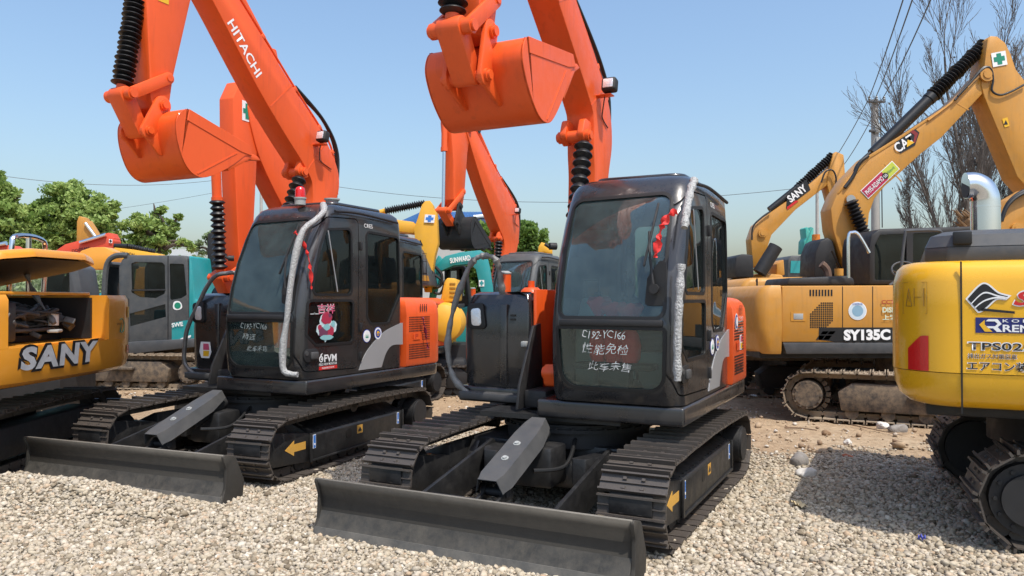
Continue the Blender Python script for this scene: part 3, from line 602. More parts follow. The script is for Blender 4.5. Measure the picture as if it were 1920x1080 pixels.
    for (yy,zz,m_,k) in ((-.25,1.255,BLUV,0),(-.45,1.275,SKYV,1)):
        a=G(); decal(a,circ(.07,30),(X0,yy,zz),(0,-1,0),(0,0,1),.0015,0); decal(a,circ(.063,30),(X0,yy,zz),(0,-1,0),(0,0,1),.0015,1,.0012); decal(a,circ(.046,30),(X0,yy,zz),(0,-1,0),(0,0,1),.0015,2,.0024)
        if k==0:
            for dx in (-.018,0,.018): decal(a,[(dx-.009,-.02),(dx+.009,-.02),(dx,.02)],(X0,yy,zz),(0,-1,0),(0,0,1),.0015,3,.0036)
        else:
            decal(a,circ(.026,20),(X0,yy,zz),(0,-1,0),(0,0,1),.0015,4,.0036); decal(a,[(-.02,-.012),(.02,-.012),(.015,0),(-.015,0)],(X0,yy,zz),(0,-1,0),(0,0,1),.0015,0,.0048)
        a.build('round_sticker',[BLUV,WHT,(WHT if k==0 else BLUV),GRNV,YEL],cb,None)
    # tail
    base=[(-1.10,-.965)]+TAILP[1:-1]+[(1.10,-.965)]; g=G(); rr=[]
    for z,o_ in [(.875,.0),(.90,.012),(1.45,.012),(1.56,.0),(1.61,-.025),(1.645,-.07),(1.66,-.14),(1.665,-.35)]:
        ring=offs(base,o_); rr.append([(x,min(y,-.962),z) for x,y in ring])
    g.loft(rr); tl=part(g,'engine_cover',OR)
    rT=1.482
    def hole(s0,z0,w,h): return [(s0,z0),(s0+w,z0),(s0+w,z0+h),(s0,z0+h)]
    def bent(gg,pts,lift):
        vs=[tailpt(q[0],rT,q[1]) for q in pts]; gg.add([v+nn*lift for v,tt,nn in vs],[tuple(range(len(vs)))],0)
    for (sa,sb,za,zb) in ((.05,.50,1.27,1.46),(.05,.50,.955,1.16),(.33,.50,1.165,1.27)):
        gg=G(); nxh=int((sb-sa)/.028);nzh=int((zb-za)/.026)
        for i in range(nxh):
            for j in range(nzh): bent(gg,hole(sa+i*.028,za+j*.026,.019,.016),.002)
        gg.build('grille',GASK,tl,None)
    for i in range(4): gg=G(); bent(gg,hole(.28+i*.045,1.50,.016,.09),.002); gg.build('vent_slot',GASK,tl,None)
    gs=G()
    for z in (.89,): pass
    g=G(); bx=[(.13,1.175),(.27,1.175),(.27,1.255),(.13,1.255)]
    tailsheet(offs(bx,.0),rT,OR,tl,'latch_plate',.008)
    tailsheet([(.165,1.19),(.18,1.19),(.18,1.215),(.225,1.215),(.225,1.225),(.18,1.225),(.18,1.235),(.225,1.235),(.225,1.242),(.165,1.242)],rT,mat('latch_red_orange',(.55,.05,.02),.4) if 'latch_red_orange' not in bpy.data.materials else bpy.data.materials['latch_red_orange'],tl,'latch_mark',.011)
    # right side: tank cover, hood and the centre section
    TY=.15; g=G(); rings=[]
    for z,o_ in ((.86,-.02),(.90,0),(1.30,.01),(1.52,-.0),(1.62,-.02),(1.685,-.06),(1.71,-.12)): rings.append([(x,y,z) for x,y in offs(rpoly([(.385,TY),(1.08,TY),(1.10,-.285),(.385,-.285)],[.03,.18,.02,.02],8),o_)])
    g.loft(rings); tk=part(g,'tank_cover',BK)
    g=G(); g.prism([(.585,TY-.02),(.60,TY+.022),(.66,TY+.03),(.68,TY-.02)],'z',.90,1.60,.008); g.build('cover_rib',BK,tk)
    g=G(); g.prism(rpoly([(.80,1.38),(.99,1.38),(1.0,1.60),(.84,1.62)],.04),'y',TY-.01,TY+.022,.006); g.build('lamp_recess',GASK,tk)
    g=G(); g.prism(rpoly([(.85,1.41),(.95,1.41),(.96,1.56),(.86,1.57)],.03),'y',TY+.016,TY+.026,.006); g.build('work_lamp',LENS,tk)
    for z in (1.47,1.505):
        g=G(); g.box((.545,TY+.002,z),(.05,.02,.016)); g.build('vent_slot',GASK,tk)
    g=G(); g.prism(rpoly([(.40,.30),(1.06,.24),(1.10,-.3),(.40,-.3)],.05),'z',.765,.83,.012); part(g,'step_plate',GUARD)
    g=G(); g.box((.42,TY+.03,1.26),(.06,.05,.05),.012); g.build('cover_latch',LGRY,tk)
    g=G(); g.prism(rpoly([(.385,-.29),(1.10,-.29),(1.10,-.96),(.385,-.96)],.02),'z',.875,1.69,.05,seg=3); hd=part(g,'hood',OR)
    g=G(); g.box((.36,-.27,1.30),(.03,.74,.86),.006); g.prism([(-.9,.88),(.06,.88),(-.02,1.30),(-.14,1.48),(-.4,1.60),(-.9,1.60)],'x',.0,.026,.004); g.box((.17,-.78,1.25),(.32,.34,.72),.02); part(g,'boom_bracket',OR)
    g=G(); g.prism([(.60,.76),(.56,.95),(.30,1.42),(.16,1.44),(.10,.76)],'x',.275,.30,.005); g.box((.17,.36,.84),(.20,.30,.14),.02); part(g,'front_bracket',BKM)
    g=G(); g.prism(rpoly([(.46,.94),(.34,.94),(.34,1.08),(.44,1.13),(.50,1.06)],.04),'x',-.03,.11,.01); g.cyl((-.05,.42,1.05),(.13,.42,1.05),.05,n=18); part(g,'cylinder_bracket',OR)
    ex=None
    if not opt.get('noex'): g=G(); g.cyl((.72,-.03,1.66),(.72,-.03,1.87),.055,n=24); ex=part(g,'exhaust',OR); g=G(); g.lathe([(0,.058),(.3,.061),(.5,.058),(1,.03)],(.72,-.03,1.87),(.72,-.03,1.90),24); g.build('exhaust_cap',LGRY,ex)
    g=G(); g.lathe([(0,.10),(.5,.09),(1,.06)],(.50,-.12,1.70),(.50,-.12,1.75),24); g.cyl((.50,-.12,1.75),(.50,-.12,1.81),.03,n=16); part(g,'filler_cap',OR)
    # padded hand rail at the right front corner
    if opt.get('rail'):
     g=G(); hr=opt['rail']; rb=opt.get('rail_r',.030); g.tube(hr,lambda q:rb+(.006*math.sin(q*47)+.004*math.sin(q*131))*(rb>.025),12,smooth=8); part(g,'hand_rail',opt.get('rail_m',GWRAP))
    # foam wrapped rail on the cab's front pillar
    for q in opt.get('wrap',[]):
        g=G(); g.tube(q,lambda u:opt.get('wrap_r',.03)+.003*math.sin(u*37)+.0035*math.sin(u*143+1),14,smooth=opt.get('wrap_s',6)); g.build('wrapped_rail',WRAP,cb,60)
    # ---- boom, arm, bucket
    bp=P['boom']; xb=.17
    g=G(); g.prism(bp,'x',xb-.135,xb+.135,.012); bm_=part(g,'boom',OR,ang=24)
    for k in P.get('seams',[]):
        g=G(); g.prism([Vector(k[0]),Vector(k[1]),Vector(k[1])+Vector((.012,.012)),Vector(k[0])+Vector((.012,.012))],'x',xb-.1375,xb-.134)
        g.build('weld_seam',OR,bm_)
    g=G(); by,bz=P['bcpin']
    for x in (xb-.115,xb+.055): g.prism(rpoly([(by-.14,bz+.14),(by-.13,bz-.04),(by,bz-.085),(by+.09,bz),(by+.02,bz+.16)],.05),'x',x,x+.06,.008)
    pin(g,xb-.15,xb+.15,by,bz,.055); g.build('cylinder_lug',OR,bm_)
    g=G(); ft=Vector((.0,.40,1.05)); pp=Vector((xb-.10,by,bz)); d=pp-ft; g.cyl(ft,ft+d*.45,.052,n=24); g.cyl(ft+d*.43,ft+d*.47,.062,n=24); part(g,'boom_cylinder',OR)
    g=G(); bellows(g,ft+d*.46,ft+d*.965,.052,.088,13); part(g,'bellows',RUB,ang=50)
    # hydraulic pipes on the boom's back and the arm cylinder
    bk=P['back']
    for x in (xb-.10,xb-.05,xb+.04):
        g=G(); g.tube([(x,y-.035,z+.035) for y,z in bk],.013,8,smooth=5); g.build('pipe',OR,bm_)
    for i in range(1,len(bk)-1): g=G(); g.box((xb-.03,bk[i][0]-.02,bk[i][1]+.02),(.19,.05,.05),.006,rot=(R(45),0,0)); g.build('pipe_clamp',OR,bm_)
    kx=bk[1]
    for dx,bow in ((-.09,.13),(-.03,.17)):
        g=G(); g.tube([(xb+dx,bk[0][0]-.02,bk[0][1]),(xb+dx,kx[0]-bow-.02,kx[1]+.02),(xb+dx,bk[2][0]-bow,bk[2][1]+bow*.9),(xb+dx,bk[3][0]-.05,bk[3][1]+.06)],.019,10,smooth=8); g.build('hose',HOSE,bm_)
    a0,a1=[Vector((xb,*q)) for q in P['armcyl']]; d=a1-a0
    g=G(); g.cyl(a0,a0+d*.52,.062,n=20); g.prism(rpoly([(a0.y-.10,a0.z-.10),(a0.y+.08,a0.z-.14),(a0.y+.07,a0.z+.05),(a0.y-.05,a0.z+.06)],.03),'x',xb-.07,xb+.07,.006); part(g,'arm_cylinder',OR)
    g=G(); bellows(g,a0+d*.5,a1,.05,.08,13); part(g,'bellows',RUB,ang=50)
    # work lamp on the boom's left flank
    ly,lz=P['lamp']
    g=G(); g.box((xb-.20,ly-.02,lz-.055),(.16,.10,.012),.003); lb=part(g,'lamp_bracket',OR)
    g=G(); g.box((xb-.26,ly-.0,lz+.03),(.14,.10,.13),.025,rot=(R(12),0,0),seg=3); lm=g.build('boom_lamp',BKM,lb); g=G(); g.box((xb-.26,ly+.052,lz+.04),(.095,.012,.085),.004,rot=(R(12),0,0)); g.build('lamp_lens',LENS,lm)
    g=G(); g.tube([(xb-.2,ly-.03,lz-.06),(xb-.17,ly-.05,lz-.2),(xb-.145,ly-.12,lz-.24),(xb-.145,bk[1][0]+.04,lz-.3)],.006,6,smooth=5); g.build('lamp_cable',HOSE,bm_)
    # arm
    g=G(); g.prism(P['arm'],'x',xb-.115,xb+.115,.012); am=part(g,'arm',OR,ang=24)
    A,B,C,D=[Vector(q) for q in P['pins']]
    g=G(); pin(g,xb-.14,xb+.14,A.x,A.y,.05); g.build('pin',OR,am); g=G(); pin(g,xb-.14,xb+.14,D.x,D.y,.045); g.build('pin',OR,am)
    tp=Vector(P['tip']); g=G(); pin(g,xb-.165,xb+.165,tp.x,tp.y,.07); g.build('pin',OR,am)
    g=G()
    for x in (xb-.15,xb+.115): bar2(g,D,C,.055,.055,x,x+.035)
    part(g,'guide_link',OR)
    g=G(); bar2(g,C,B,.075,.06,xb-.09,xb+.09,.012); pin(g,xb-.16,xb+.16,C.x,C.y,.055); part(g,'push_link',OR)
    c1=Vector((xb,*P['bucyl'])); c0=Vector((xb,C.x,C.y)); d=c1-c0
    g=G(); (g.cyl(c0,c0+d*.62,.035,n=16) if P.get('rod') else bellows(g,c0+d*.06,c0+d*.62,.055,.095,P.get('nb',17),seg=24)); part(g,'cylinder_rod' if P.get('rod') else 'bellows',RODM if P.get('rod') else RUB,ang=50)
    g=G(); P.get('rod') or g.cyl(c0,c0+d*.08,.05,n=16); g.cyl(c0+d*.60,c1+d*.03,.06,n=20); g.cyl(c0+d*.60,c0+d*.64,.07,n=20); P.get('rod') or g.box(c1,(.2,.1,.1),.02); part(g,'bucket_cylinder',OR)
    # bucket
    q=P['bucket']; th=R(P['brot']); org=Vector(q)
    def bt(y,z): v=Vector((y,z)); return (org.x+v.x*math.cos(th)-v.y*math.sin(th),org.y+v.x*math.sin(th)+v.y*math.cos(th))
    side=[bt(*p) for p in [(0,0),(-.79,.10),(-.84,0),(-.62,-.26),(-.42,-.48),(-.29,-.525),(-.17,-.49),(-.06,-.40),(.03,-.29),(.085,-.16),(.06,-.05)]]
    shellp=[bt(*p) for p in [(-.80,.03),(-.62,-.255),(-.42,-.475),(-.29,-.525),(-.17,-.495),(-.06,-.405),(.03,-.29),(.085,-.16),(.06,-.05),(0,.0),(-.10,.015)]]
    wb=.385; g=G(); ss=smooth2(shellp,4); inner=[]
    for i,p in enumerate(ss):
        a_=Vector(ss[max(i-1,0)]);b_=Vector(ss[min(i+1,len(ss)-1)]); dd=(b_-a_).normalized(); nn=Vector((-dd.y,dd.x)); inner.append(tuple(Vector(p)+nn*.016))
    rings=[[(xb-wb,*p) for p in ss],[(xb+wb,*p) for p in ss],[(xb+wb,*p) for p in inner],[(xb-wb,*p) for p in inner]]
    n=len(ss); v=[c for r_ in rings for c in r_]; f=[]
    for i in range(n-1):
        f+=[(i,i+1,n+i+1,n+i),(3*n+i,2*n+i,2*n+i+1,3*n+i+1),(i,3*n+i,3*n+i+1,i+1),(n+i,n+i+1,2*n+i+1,2*n+i)]
    f+=[(0,n,2*n,3*n),(n-1,4*n-1,3*n-1,2*n-1)]
    g.add(v,f)
    # back gusset sheet and wear strips under the bottom
    for k_ in range(0,1): pass
    bk_=part(g,'bucket',BU,ang=40)
    sd_=[bt(*p) for p in [(0,0),(-.79,.10),(-.835,.015)]]+[tuple(p) for p in ss[1:-3]]
    for x in (xb-wb-.006,xb+wb-.012):
        g=G(); g.prism(sd_,'x',x,x+.018,.003,seg=1); sp=g.build('side_plate',BU,bk_,25)
        g=G(); xx=x-.006 if x<xb else x+.012
        g.prism([bt(*p) for p in [(.0,.005),(-.79,.105),(-.845,.02),(-.70,-.02),(-.02,-.105)]],'x',xx,xx+.014,.003,seg=1)
        e0,e1=bt(-.66,-.06),bt(-.31,-.50); dv=(Vector(e1)-Vector(e0)).normalized(); nv=Vector((-dv.y,dv.x))*.006; g.prism([Vector(e0)-nv,Vector(e1)-nv,Vector(e1)+nv,Vector(e0)+nv],'x',xx+.002,xx+.010); g.build('side_cutter',BU,sp,25)
    g=G()
    for k in range(5):
        x=xb-wb+.05+k*(2*wb-.1)/4
        g.prism([bt(*p) for p in [(-.74,-.03),(-.80,.045),(-.93,.075),(-1.0,.06),(-.86,-.02)]],'x',x-.035,x+.035,.008)
    g.prism([bt(*p) for p in [(-.60,-.245),(-.80,.02),(-.83,.03),(-.86,.0),(-.64,-.275)]],'x',xb-wb,xb+wb,.004); g.build('teeth',BU,bk_)
    g=G(); Bl=Vector(B);Al=Vector(A)
    for x in (xb-.155,xb+.12):
        a_=Al-Bl; nn=Vector((-a_.y,a_.x)).normalized()
        lo=[bt(-.10,-.20),bt(-.02,-.42)]
        pts=[]
        for i in range(9): an=math.atan2(a_.y,a_.x)+math.pi/2-math.pi*i/8; pts.append((Al.x+.085*math.cos(an),Al.y+.085*math.sin(an)))
        e1=bt(-.12,-.02); e2=bt(-.05,-.44); 
        for i in range(9): an=math.atan2(-a_.y,-a_.x)+math.pi/2-math.pi*i/8; pts.append((Bl.x+.075*math.cos(an),Bl.y+.075*math.sin(an)))
        g.prism(pts,'x',x,x+.035,.006)
        g.prism([(Al.x-.05,Al.y-.05),(Bl.x+.05,Bl.y+.03),(Bl.x+.03,Bl.y-.06),e2,bt(-.12,-.4),e1],'x',x+.003,x+.032,.004)
    pin(g,xb-.175,xb+.175,Al.x,Al.y,.05); pin(g,xb-.175,xb+.175,Bl.x,Bl.y,.045); g.build('bucket_ears',BU,bk_)
    return t,cb,dr,bm_,am,tl,tk,dict(bt=bt,xb=xb,part=part)
POSE1=dict(boom=[(-.16,1.25),(-.27,1.14),(-.38,1.22)]+smooth2([(-.40,1.30),(-.62,1.95),(-.80,2.5),(-.88,2.83),(-.98,3.16),(-.91,3.49),(-.62,3.80),(-.05,4.25),(1.02,5.08)],5)+[(1.14,5.13),(1.26,5.08),(1.28,4.95)]+smooth2([(1.24,4.91),(.34,4.11),(-.37,3.46),(-.48,3.28),(-.49,3.0),(-.51,2.7),(-.44,2.1),(-.22,1.4)],5),
  back=[(-.95,3.0),(-.86,3.56),(-.62,3.80),(-.05,4.25),(.5,4.68),(1.0,5.07)],seams=[((-.80,3.66),(-.42,3.40)),((-.02,4.26),(.32,4.1))],bcpin=(-.34,3.12),armcyl=[(-.25,4.25),(1.0,5.45)],lamp=(-.56,3.58),tip=(1.17,5.02),
  arm=[(1.52,3.39),(1.60,3.44),(1.62,3.52),(1.64,4.2),(1.58,4.8),(1.44,5.3),(1.12,5.6),(.98,5.45),(1.02,4.95),(1.14,4.4),(1.36,3.75),(1.43,3.45)],
  pins=[(1.52,3.48),(1.60,3.16),(1.79,3.44),(1.42,3.74)],bucyl=(1.70,4.95),bucket=(1.44,3.43),brot=0,nb=16)
POSE2=dict(boom=[(-.16,1.25),(-.27,1.14),(-.38,1.22)]+smooth2([(-.40,1.30),(-.66,1.95),(-.95,2.45),(-1.10,2.75),(-1.21,3.02),(-1.15,3.30),(-.84,3.68),(-.41,4.03),(.44,4.77),(.93,5.2)],5)+[(1.06,5.26),(1.19,5.2),(1.21,5.06)]+smooth2([(1.15,5.0),(.79,4.62),(.21,3.95),(-.22,3.52),(-.64,3.12),(-.72,2.9),(-.68,2.6),(-.50,2.1),(-.22,1.4)],5),
  back=[(-1.18,2.9),(-1.08,3.42),(-.84,3.68),(-.41,4.03),(.1,4.48),(.9,5.18)],seams=[((-.98,3.55),(-.62,3.14)),((-.36,4.07),(-.02,3.75))],bcpin=(-.56,3.12),armcyl=[(-.12,4.38),(.98,5.55)],lamp=(-.74,3.52),tip=(1.09,5.14),
  arm=[(1.40,3.36),(1.48,3.41),(1.51,3.50),(1.56,4.37),(1.52,4.9),(1.38,5.4),(1.05,5.75),(.92,5.6),(.95,5.08),(1.06,4.55),(1.26,3.75),(1.31,3.42)],
  pins=[(1.40,3.45),(1.56,3.18),(1.73,3.48),(1.33,3.72)],bucyl=(1.50,4.95),bucket=(1.32,3.40),brot=22,nb=18)
def glassnote(cb,lines,z0=1.34,xl=-.33,pa=None):
    """chalk writing on the lower windscreen, read from outside"""
    n=Vector((0,1,0))
    for s_,h,dz,dx,w in lines: text('chalk_writing',s_,h,(xl-dx,.792-.0,z0-dz),(-1,0,0),(0,0,1),DWHT,cb,width=w,shear=.25,off=-.012)
def lettering_common(cb,dr,bm_,tl,t,side):
    X0=-1.0845
    text('lettering','CRES',.042,(-1.083,-.20,2.40),(0,-1,0),(.25,0,1),WHT,cb,width=.16)
S1_=math.pi-R(27); FR=R(-3.5)
m1=compact_excavator('nearest orange and black excavator with its bucket raised and no beacon on the cab',(.565,6.62,0),math.pi-R(26.9),0,POSE1,
  dict(group='orange and black excavators in the front row',rail=[(.88,.14,.79),(.98,.18,.81),(1.13,.20,.96),(1.18,.20,1.25),(1.12,.18,1.6),(1.0,.16,1.9),(.93,.15,2.0),(.85,.13,2.03),(.76,.10,2.01),(.73,.06,1.9),(.72,.02,1.70)],rail_r=.026,
       wrap=[[(-1.12,.50,2.52),(-1.115,.60,2.42),(-1.11,.69,2.27),(-1.11,.75,2.15)],[(-1.105,.82,1.89),(-1.095,.84,1.65),(-1.085,.85,1.36),(-1.085,.85,1.08)]],wrap_r=.029))
m2=compact_excavator('orange and black excavator with a red roof beacon and a door sticker',(-2.62,8.42,0),math.pi-R(22),-3.5,POSE2,
  dict(group='orange and black excavators in the front row',rail=[(.80,.14,.77),(.95,.17,.80),(1.10,.18,.93),(1.09,.18,1.2),(1.05,.17,1.36),(.92,.16,1.58),(.80,.15,1.78),(.68,.14,1.90),(.56,.10,1.93),(.48,.02,1.92),(.46,-.1,1.72)],rail_m=CHRD,rail_r=.024,
       wrap=[[(-.98,.34,2.585),(-1.07,.44,2.50),(-1.09,.62,2.385),(-1.075,.74,2.30),(-1.04,.80,2.08),(-1.015,.85,1.75),(-.995,.87,1.45),(-.965,.88,1.26),(-.955,.88,1.02),(-1.0,.87,.955),(-1.10,.84,.945)]],wrap_s=2,noex=True))
for (t,cb,dr,bm_,am,tl,tk,ex),k in ((m1,1),(m2,2)):
    text('lettering','CRES',.042,(-1.083,-.20,2.40),(0,-1,0),(.12,0,1),WHT,cb,width=.15)
    ch=[('C192-YC166',.055,0,0,.33),('性能免检',.075,.115,.0,.36),('此车未售',.062,.235,.04,.34)] if k==1 else [('C192-YC166',.052,0,0,.33),('精选',.06,.105,.02,.17),('此车未售',.055,.215,.08,.26)]
    for s_,h,dz,dx,w in ch: 
        o=text('chalk_writing',s_,h,(-.36-dx,.806,1.36-dz),(-1,0,0),(0,0,1),DWHT if k==1 else FWHT,cb,width=w,shear=.25,off=-.010 if k==1 else -.010)
        for v in o.data.vertices: x,z=v.co.x,v.co.z; v.co.z+=.006*math.sin(x*31+dz*9)+.003*math.sin(x*97); v.co.x+=.004*math.sin(z*120+x*13)
    # yellow and red caution sticker at the right foot of the tank cover
    if k==2:
        g=G(); decal(g,[(-.09,-.02),(-.06,-.09),(.06,-.09),(.09,-.02),(.07,.09),(-.07,.09)],(.80,.163,1.08),(-1,0,0),(0,0,1),mi=0); decal(g,[(-.03,0),(.06,0),(.05,.07),(-.03,.07)],(.80,.163,1.08),(-1,0,0),(0,0,1),mi=1,lift=.002); decal(g,[(-.03,-.07),(.05,-.07),(.06,-.01),(-.03,-.01)],(.80,.163,1.08),(-1,0,0),(0,0,1),mi=2,lift=.002)
        g.build('caution_sticker',[WHT,PINKV,YEL],tk,None)
# ---- first machine: rear stickers
t,cb,dr,bm_,am,tl,tk,ex=m1
def bentdisc(tl,s,z,r,m,lift,name='sticker',ry=None): return tailsheet(circ(r,24,s,z,ry),1.482,m,tl,name,lift,nsub=6)
bentdisc(tl,.14,1.44,.075,WHT,.003,'rental_emblem'); bentdisc(tl,.14,1.44,.062,BLUV,.005,'rental_emblem'); bentdisc(tl,.15,1.44,.045,WHT,.007,'rental_emblem')
q,tt,nn=tailpt(.23,1.486,1.43); text('lettering','こだわり',.06,q,tt,(0,0,1),WHT,tl,width=.22); text('lettering','レンタル',.05,q-Vector((0,0,.09)),tt,(0,0,1),WHT,tl,width=.22)
q,tt,nn=tailpt(.08,1.486,.97); text('lettering','号No.022',.085,q,tt,(0,0,1),INK,tl,width=.34,off=.01)
tailsheet([(.30,1.17),(.40,1.17),(.42,1.24),(.40,1.31),(.30,1.31),(.28,1.24)],1.482,WHT,tl,'caution_sticker',.003); tailsheet([(.33,1.245),(.41,1.245),(.395,1.30),(.33,1.30)],1.482,PINKV,tl,'caution_sticker',.005); tailsheet([(.33,1.18),(.395,1.18),(.41,1.235),(.33,1.235)],1.482,YEL,tl,'caution_sticker',.005)
# ---- second machine: door sticker, field monitor sticker, boom lettering
t,cb,dr,bm_,am,tl,tk,ex=m2
b0=Vector((.49,4.35));b1=Vector((.05,3.93)); xb=.17
d_=Vector((0,-(.56),-(.60))).normalized(); up_=Vector((0,-.60,.56))
text('lettering','HITACHI',.115,(xb-.1365,.62,4.47),(0,-.67,-.74),(0,-.74,.67),WHT,bm_,width=.62,off=.015)
g=G(); decal(g,[(0,0),(.12,0),(.12,.20),(0,.20)],(xb-.117,1.44,4.42),(0,-1,0),(0,0,1),mi=0); decal(g,[(.05,.05),(.07,.05),(.07,.11),(.09,.11),(.06,.15),(.03,.11),(.05,.11)],(xb-.117,1.44,4.42),(0,-1,0),(0,0,1),mi=1,lift=.002); g.build('warning_sticker',[YEL,INK],am,None)
X0=-1.074
g=G(); rr=random.Random(4)
def blob(cx,cy,rx,ry,n=18,j=.12): return [(cx+rx*math.cos(2*math.pi*i/n)*(1+rr.uniform(-j,j)),cy+ry*math.sin(2*math.pi*i/n)*(1+rr.uniform(-j,j))) for i in range(n)]
o_=(X0,.40,1.40); rd=(0,-1,0); ud=(0,0,1)
decal(g,blob(0,-.03,.11,.13,22,.22),o_,rd,ud,.001,0); decal(g,blob(-.09,-.05,.06,.06),o_,rd,ud,.001,0,.001); decal(g,blob(.10,-.03,.06,.06),o_,rd,ud,.001,0,.001)
for (cx,cy,rx,ry,mi) in ((0,.06,.08,.06,1),(-.05,-.08,.065,.05,2),(.05,-.07,.06,.055,1),(0,-.13,.10,.025,3),(-.10,-.03,.03,.03,1),(.10,0,.03,.03,3),(.0,-.03,.05,.03,3),(.05,.085,.025,.02,2)):
    decal(g,blob(cx,cy,rx,ry),o_,rd,ud,.001,mi,.002+.0007*mi)
g.build('flower_sticker',[mat('sticker_pale',(.55,.68,.70),.4),mat('sticker_crimson',(.40,.03,.07),.4),mat('sticker_plum',(.16,.05,.10),.4),mat('sticker_aqua',(.25,.5,.52),.4)],dr,None)
text('lettering','吉祥',.10,(X0-.002,.535,1.50),rd,(0,.12,1),WHT,dr,width=.26,off=.035); text('lettering','吉祥',.10,(X0-.004,.535,1.50),rd,(0,.12,1),PINKV,dr,width=.26,off=.005)
X1=-1.081
text('lettering','FVM',.072,(X1,.44,1.03),rd,ud,WHT,dr,width=.19,off=.025)
g=G(); decal(g,circ(.030,20),(X1,.485,1.062),rd,ud,.0015,0); decal(g,circ(.018,16),(X1,.485,1.062),rd,ud,.0015,1,.0015); decal(g,circ(.010,12),(X1,.480,1.062),rd,ud,.0015,0,.003); decal(g,[(-.02,.02),(.0,.03),(.018,.058),(-.004,.05)],(X1,.485,1.062),rd,ud,.0015,0,.002); g.build('eye_emblem',[WHT,INK],dr,None)
text('lettering','FIELD VIEW MONITOR',.024,(X1,.515,.998),rd,ud,WHT,dr,width=.27,off=.01)
g=G(); decal(g,[(0,0),(.275,0),(.275,.034),(0,.034)],(X1,.517,.957),rd,ud); rb=g.build('red_band',REDV,dr,None); text('lettering','周囲確認装置',.018,(X1-.003,.48,.965),rd,ud,WHT,dr,width=.19)
g=G(); g.cyl((-.68,.33,2.60),(-.68,.33,2.66),.055,n=24); g.cyl((-.68,.33,2.66),(-.68,.33,2.675),.062,n=24); bc=g.build('beacon',LGRY,cb); g=G(); g.lathe([(0,.052),(.6,.050),(.85,.042),(.97,.022),(1,.004)],(-.68,.33,2.675),(-.68,.33,2.79),24); g.build('beacon_lens',REFL,bc,60)
g=G(); g.cyl((-.62,-.25,2.66),(-.62,-.25,2.72),.05,.075,n=24); g.cyl((-.62,-.25,2.72),(-.62,-.25,2.735),.085,n=24); g.build('roof_vent',LGRY,cb)
text('chalk_writing','—·—',.02,(X0-.001,.64,1.50),rd,ud,DWHT,dr,width=.13)
# ---------------------------------------------------------------- other excavators
def W_(g,root):
    """geometry given in world coordinates, moved into the frame of a root without rotation"""
    l=root.location; g.v=[(x-l.x,y-l.y,z-l.z) for x,y,z in g.v]; return g
def tr(pts,d): return [(lambda v:(v.x,v.z))(at(px,py,d)) for px,py in pts]
def slab(g,pts,d,th,bev=.01,sm=0,ang=20,td=None):
    """outline seen side-on at distance d, th deep behind it"""
    q=tr(pts,td or d); q=smooth2(q,sm,True) if sm else q
    return g.prism(q,'y',d,d+th,bev,ang=ang)
def ln(px,py,d): return at(px,py,d)
def rig(name,label,loc,group=None): return thing(name,label,'excavator',loc,0,group)
def cross_sign(root,pts4,d,bg=WHT,fg=GRNV,pa=None,name='safety_sign'):
    a,b,c,e=[at(px,py,d) for px,py in pts4]     # top left, top right, bottom right, bottom left
    rx=(b-a);uy=(a-e); o=e
    g=G(); q=lambda L,l:[g.add([o+rx*x+uy*y-Vector((0,.002+l,0)) for x,y in L],[tuple(range(len(L)))])]
    q([(0,0),(1,0),(1,1),(0,1)],0); s=W_(g,root).build(name,bg,pa or root,None)
    g=G(); k=.34; h=.10; m_=.12
    L=[(k,h),(1-k,h),(1-k,.5-k/2),(1-m_,.5-k/2),(1-m_,.5+k/2),(1-k,.5+k/2),(1-k,1-h),(k,1-h),(k,.5+k/2),(m_,.5+k/2),(m_,.5-k/2),(k,.5-k/2)]
    g.add([o+rx*x+uy*y-Vector((0,.005,0)) for x,y in L],[tuple(range(len(L)))])
    W_(g,root).build('green_cross',fg,s,None)
def wtext(name,s,p0,p1,hpx,d,m,root,pa=None,off=.01,lift=.01,shear=0,roll=None):
    """lettering on a frontal face at distance d from photo position p0 (lower left) to p1 (lower right), hpx high"""
    a=at(*p0,d)-Vector((0,lift,0));b=at(*p1,d)-Vector((0,lift,0)); r=b-a; u=Vector((0,-1,0)).cross(r.normalized()); u=-u if u.z<0 else u
    return text(name,s,hpx/1450*d,a-root.location,r,u,m,pa or root,width=r.length,off=off,shear=shear)
# ---- two more machines of the same family, further back
POSE9=dict(boom=[(.26,1.22),(.1,1.12),(-.05,1.25)]+smooth2([(-.08,1.35),(-.32,1.95),(-.25,2.45),(.15,2.85),(.9,3.55),(1.50,4.20)],4)+[(1.64,4.34),(1.80,4.32),(1.86,4.16)]+smooth2([(1.82,3.98),(1.60,3.5),(1.15,2.95),(.6,2.4),(.35,1.9),(.26,1.35)],4),
  back=[(-.3,1.95),(-.25,2.45),(.15,2.85),(.9,3.55),(1.25,3.95),(1.55,4.25)],bcpin=(.62,2.25),armcyl=[(.3,3.1),(1.62,4.5)],lamp=(.2,2.75),tip=(1.72,4.2),
  arm=[(1.84,1.75),(1.95,1.80),(2.0,2.3),(2.05,3.0),(2.10,3.7),(2.11,4.22),(1.98,4.46),(1.76,4.54),(1.66,4.40),(1.64,4.05),(1.66,3.4),(1.72,2.5),(1.75,1.85)],
  pins=[(1.86,1.88),(2.0,1.62),(2.20,1.92),(1.80,2.14)],bucyl=(2.30,3.5),bucket=(1.80,1.82),brot=22,nb=12)
m9=compact_excavator('orange excavator behind the beacon-topped one, green-cross sign on its arm',(-2.74,11.8,0),math.pi-R(21.5),0,POSE9,dict(bucket=BKM))
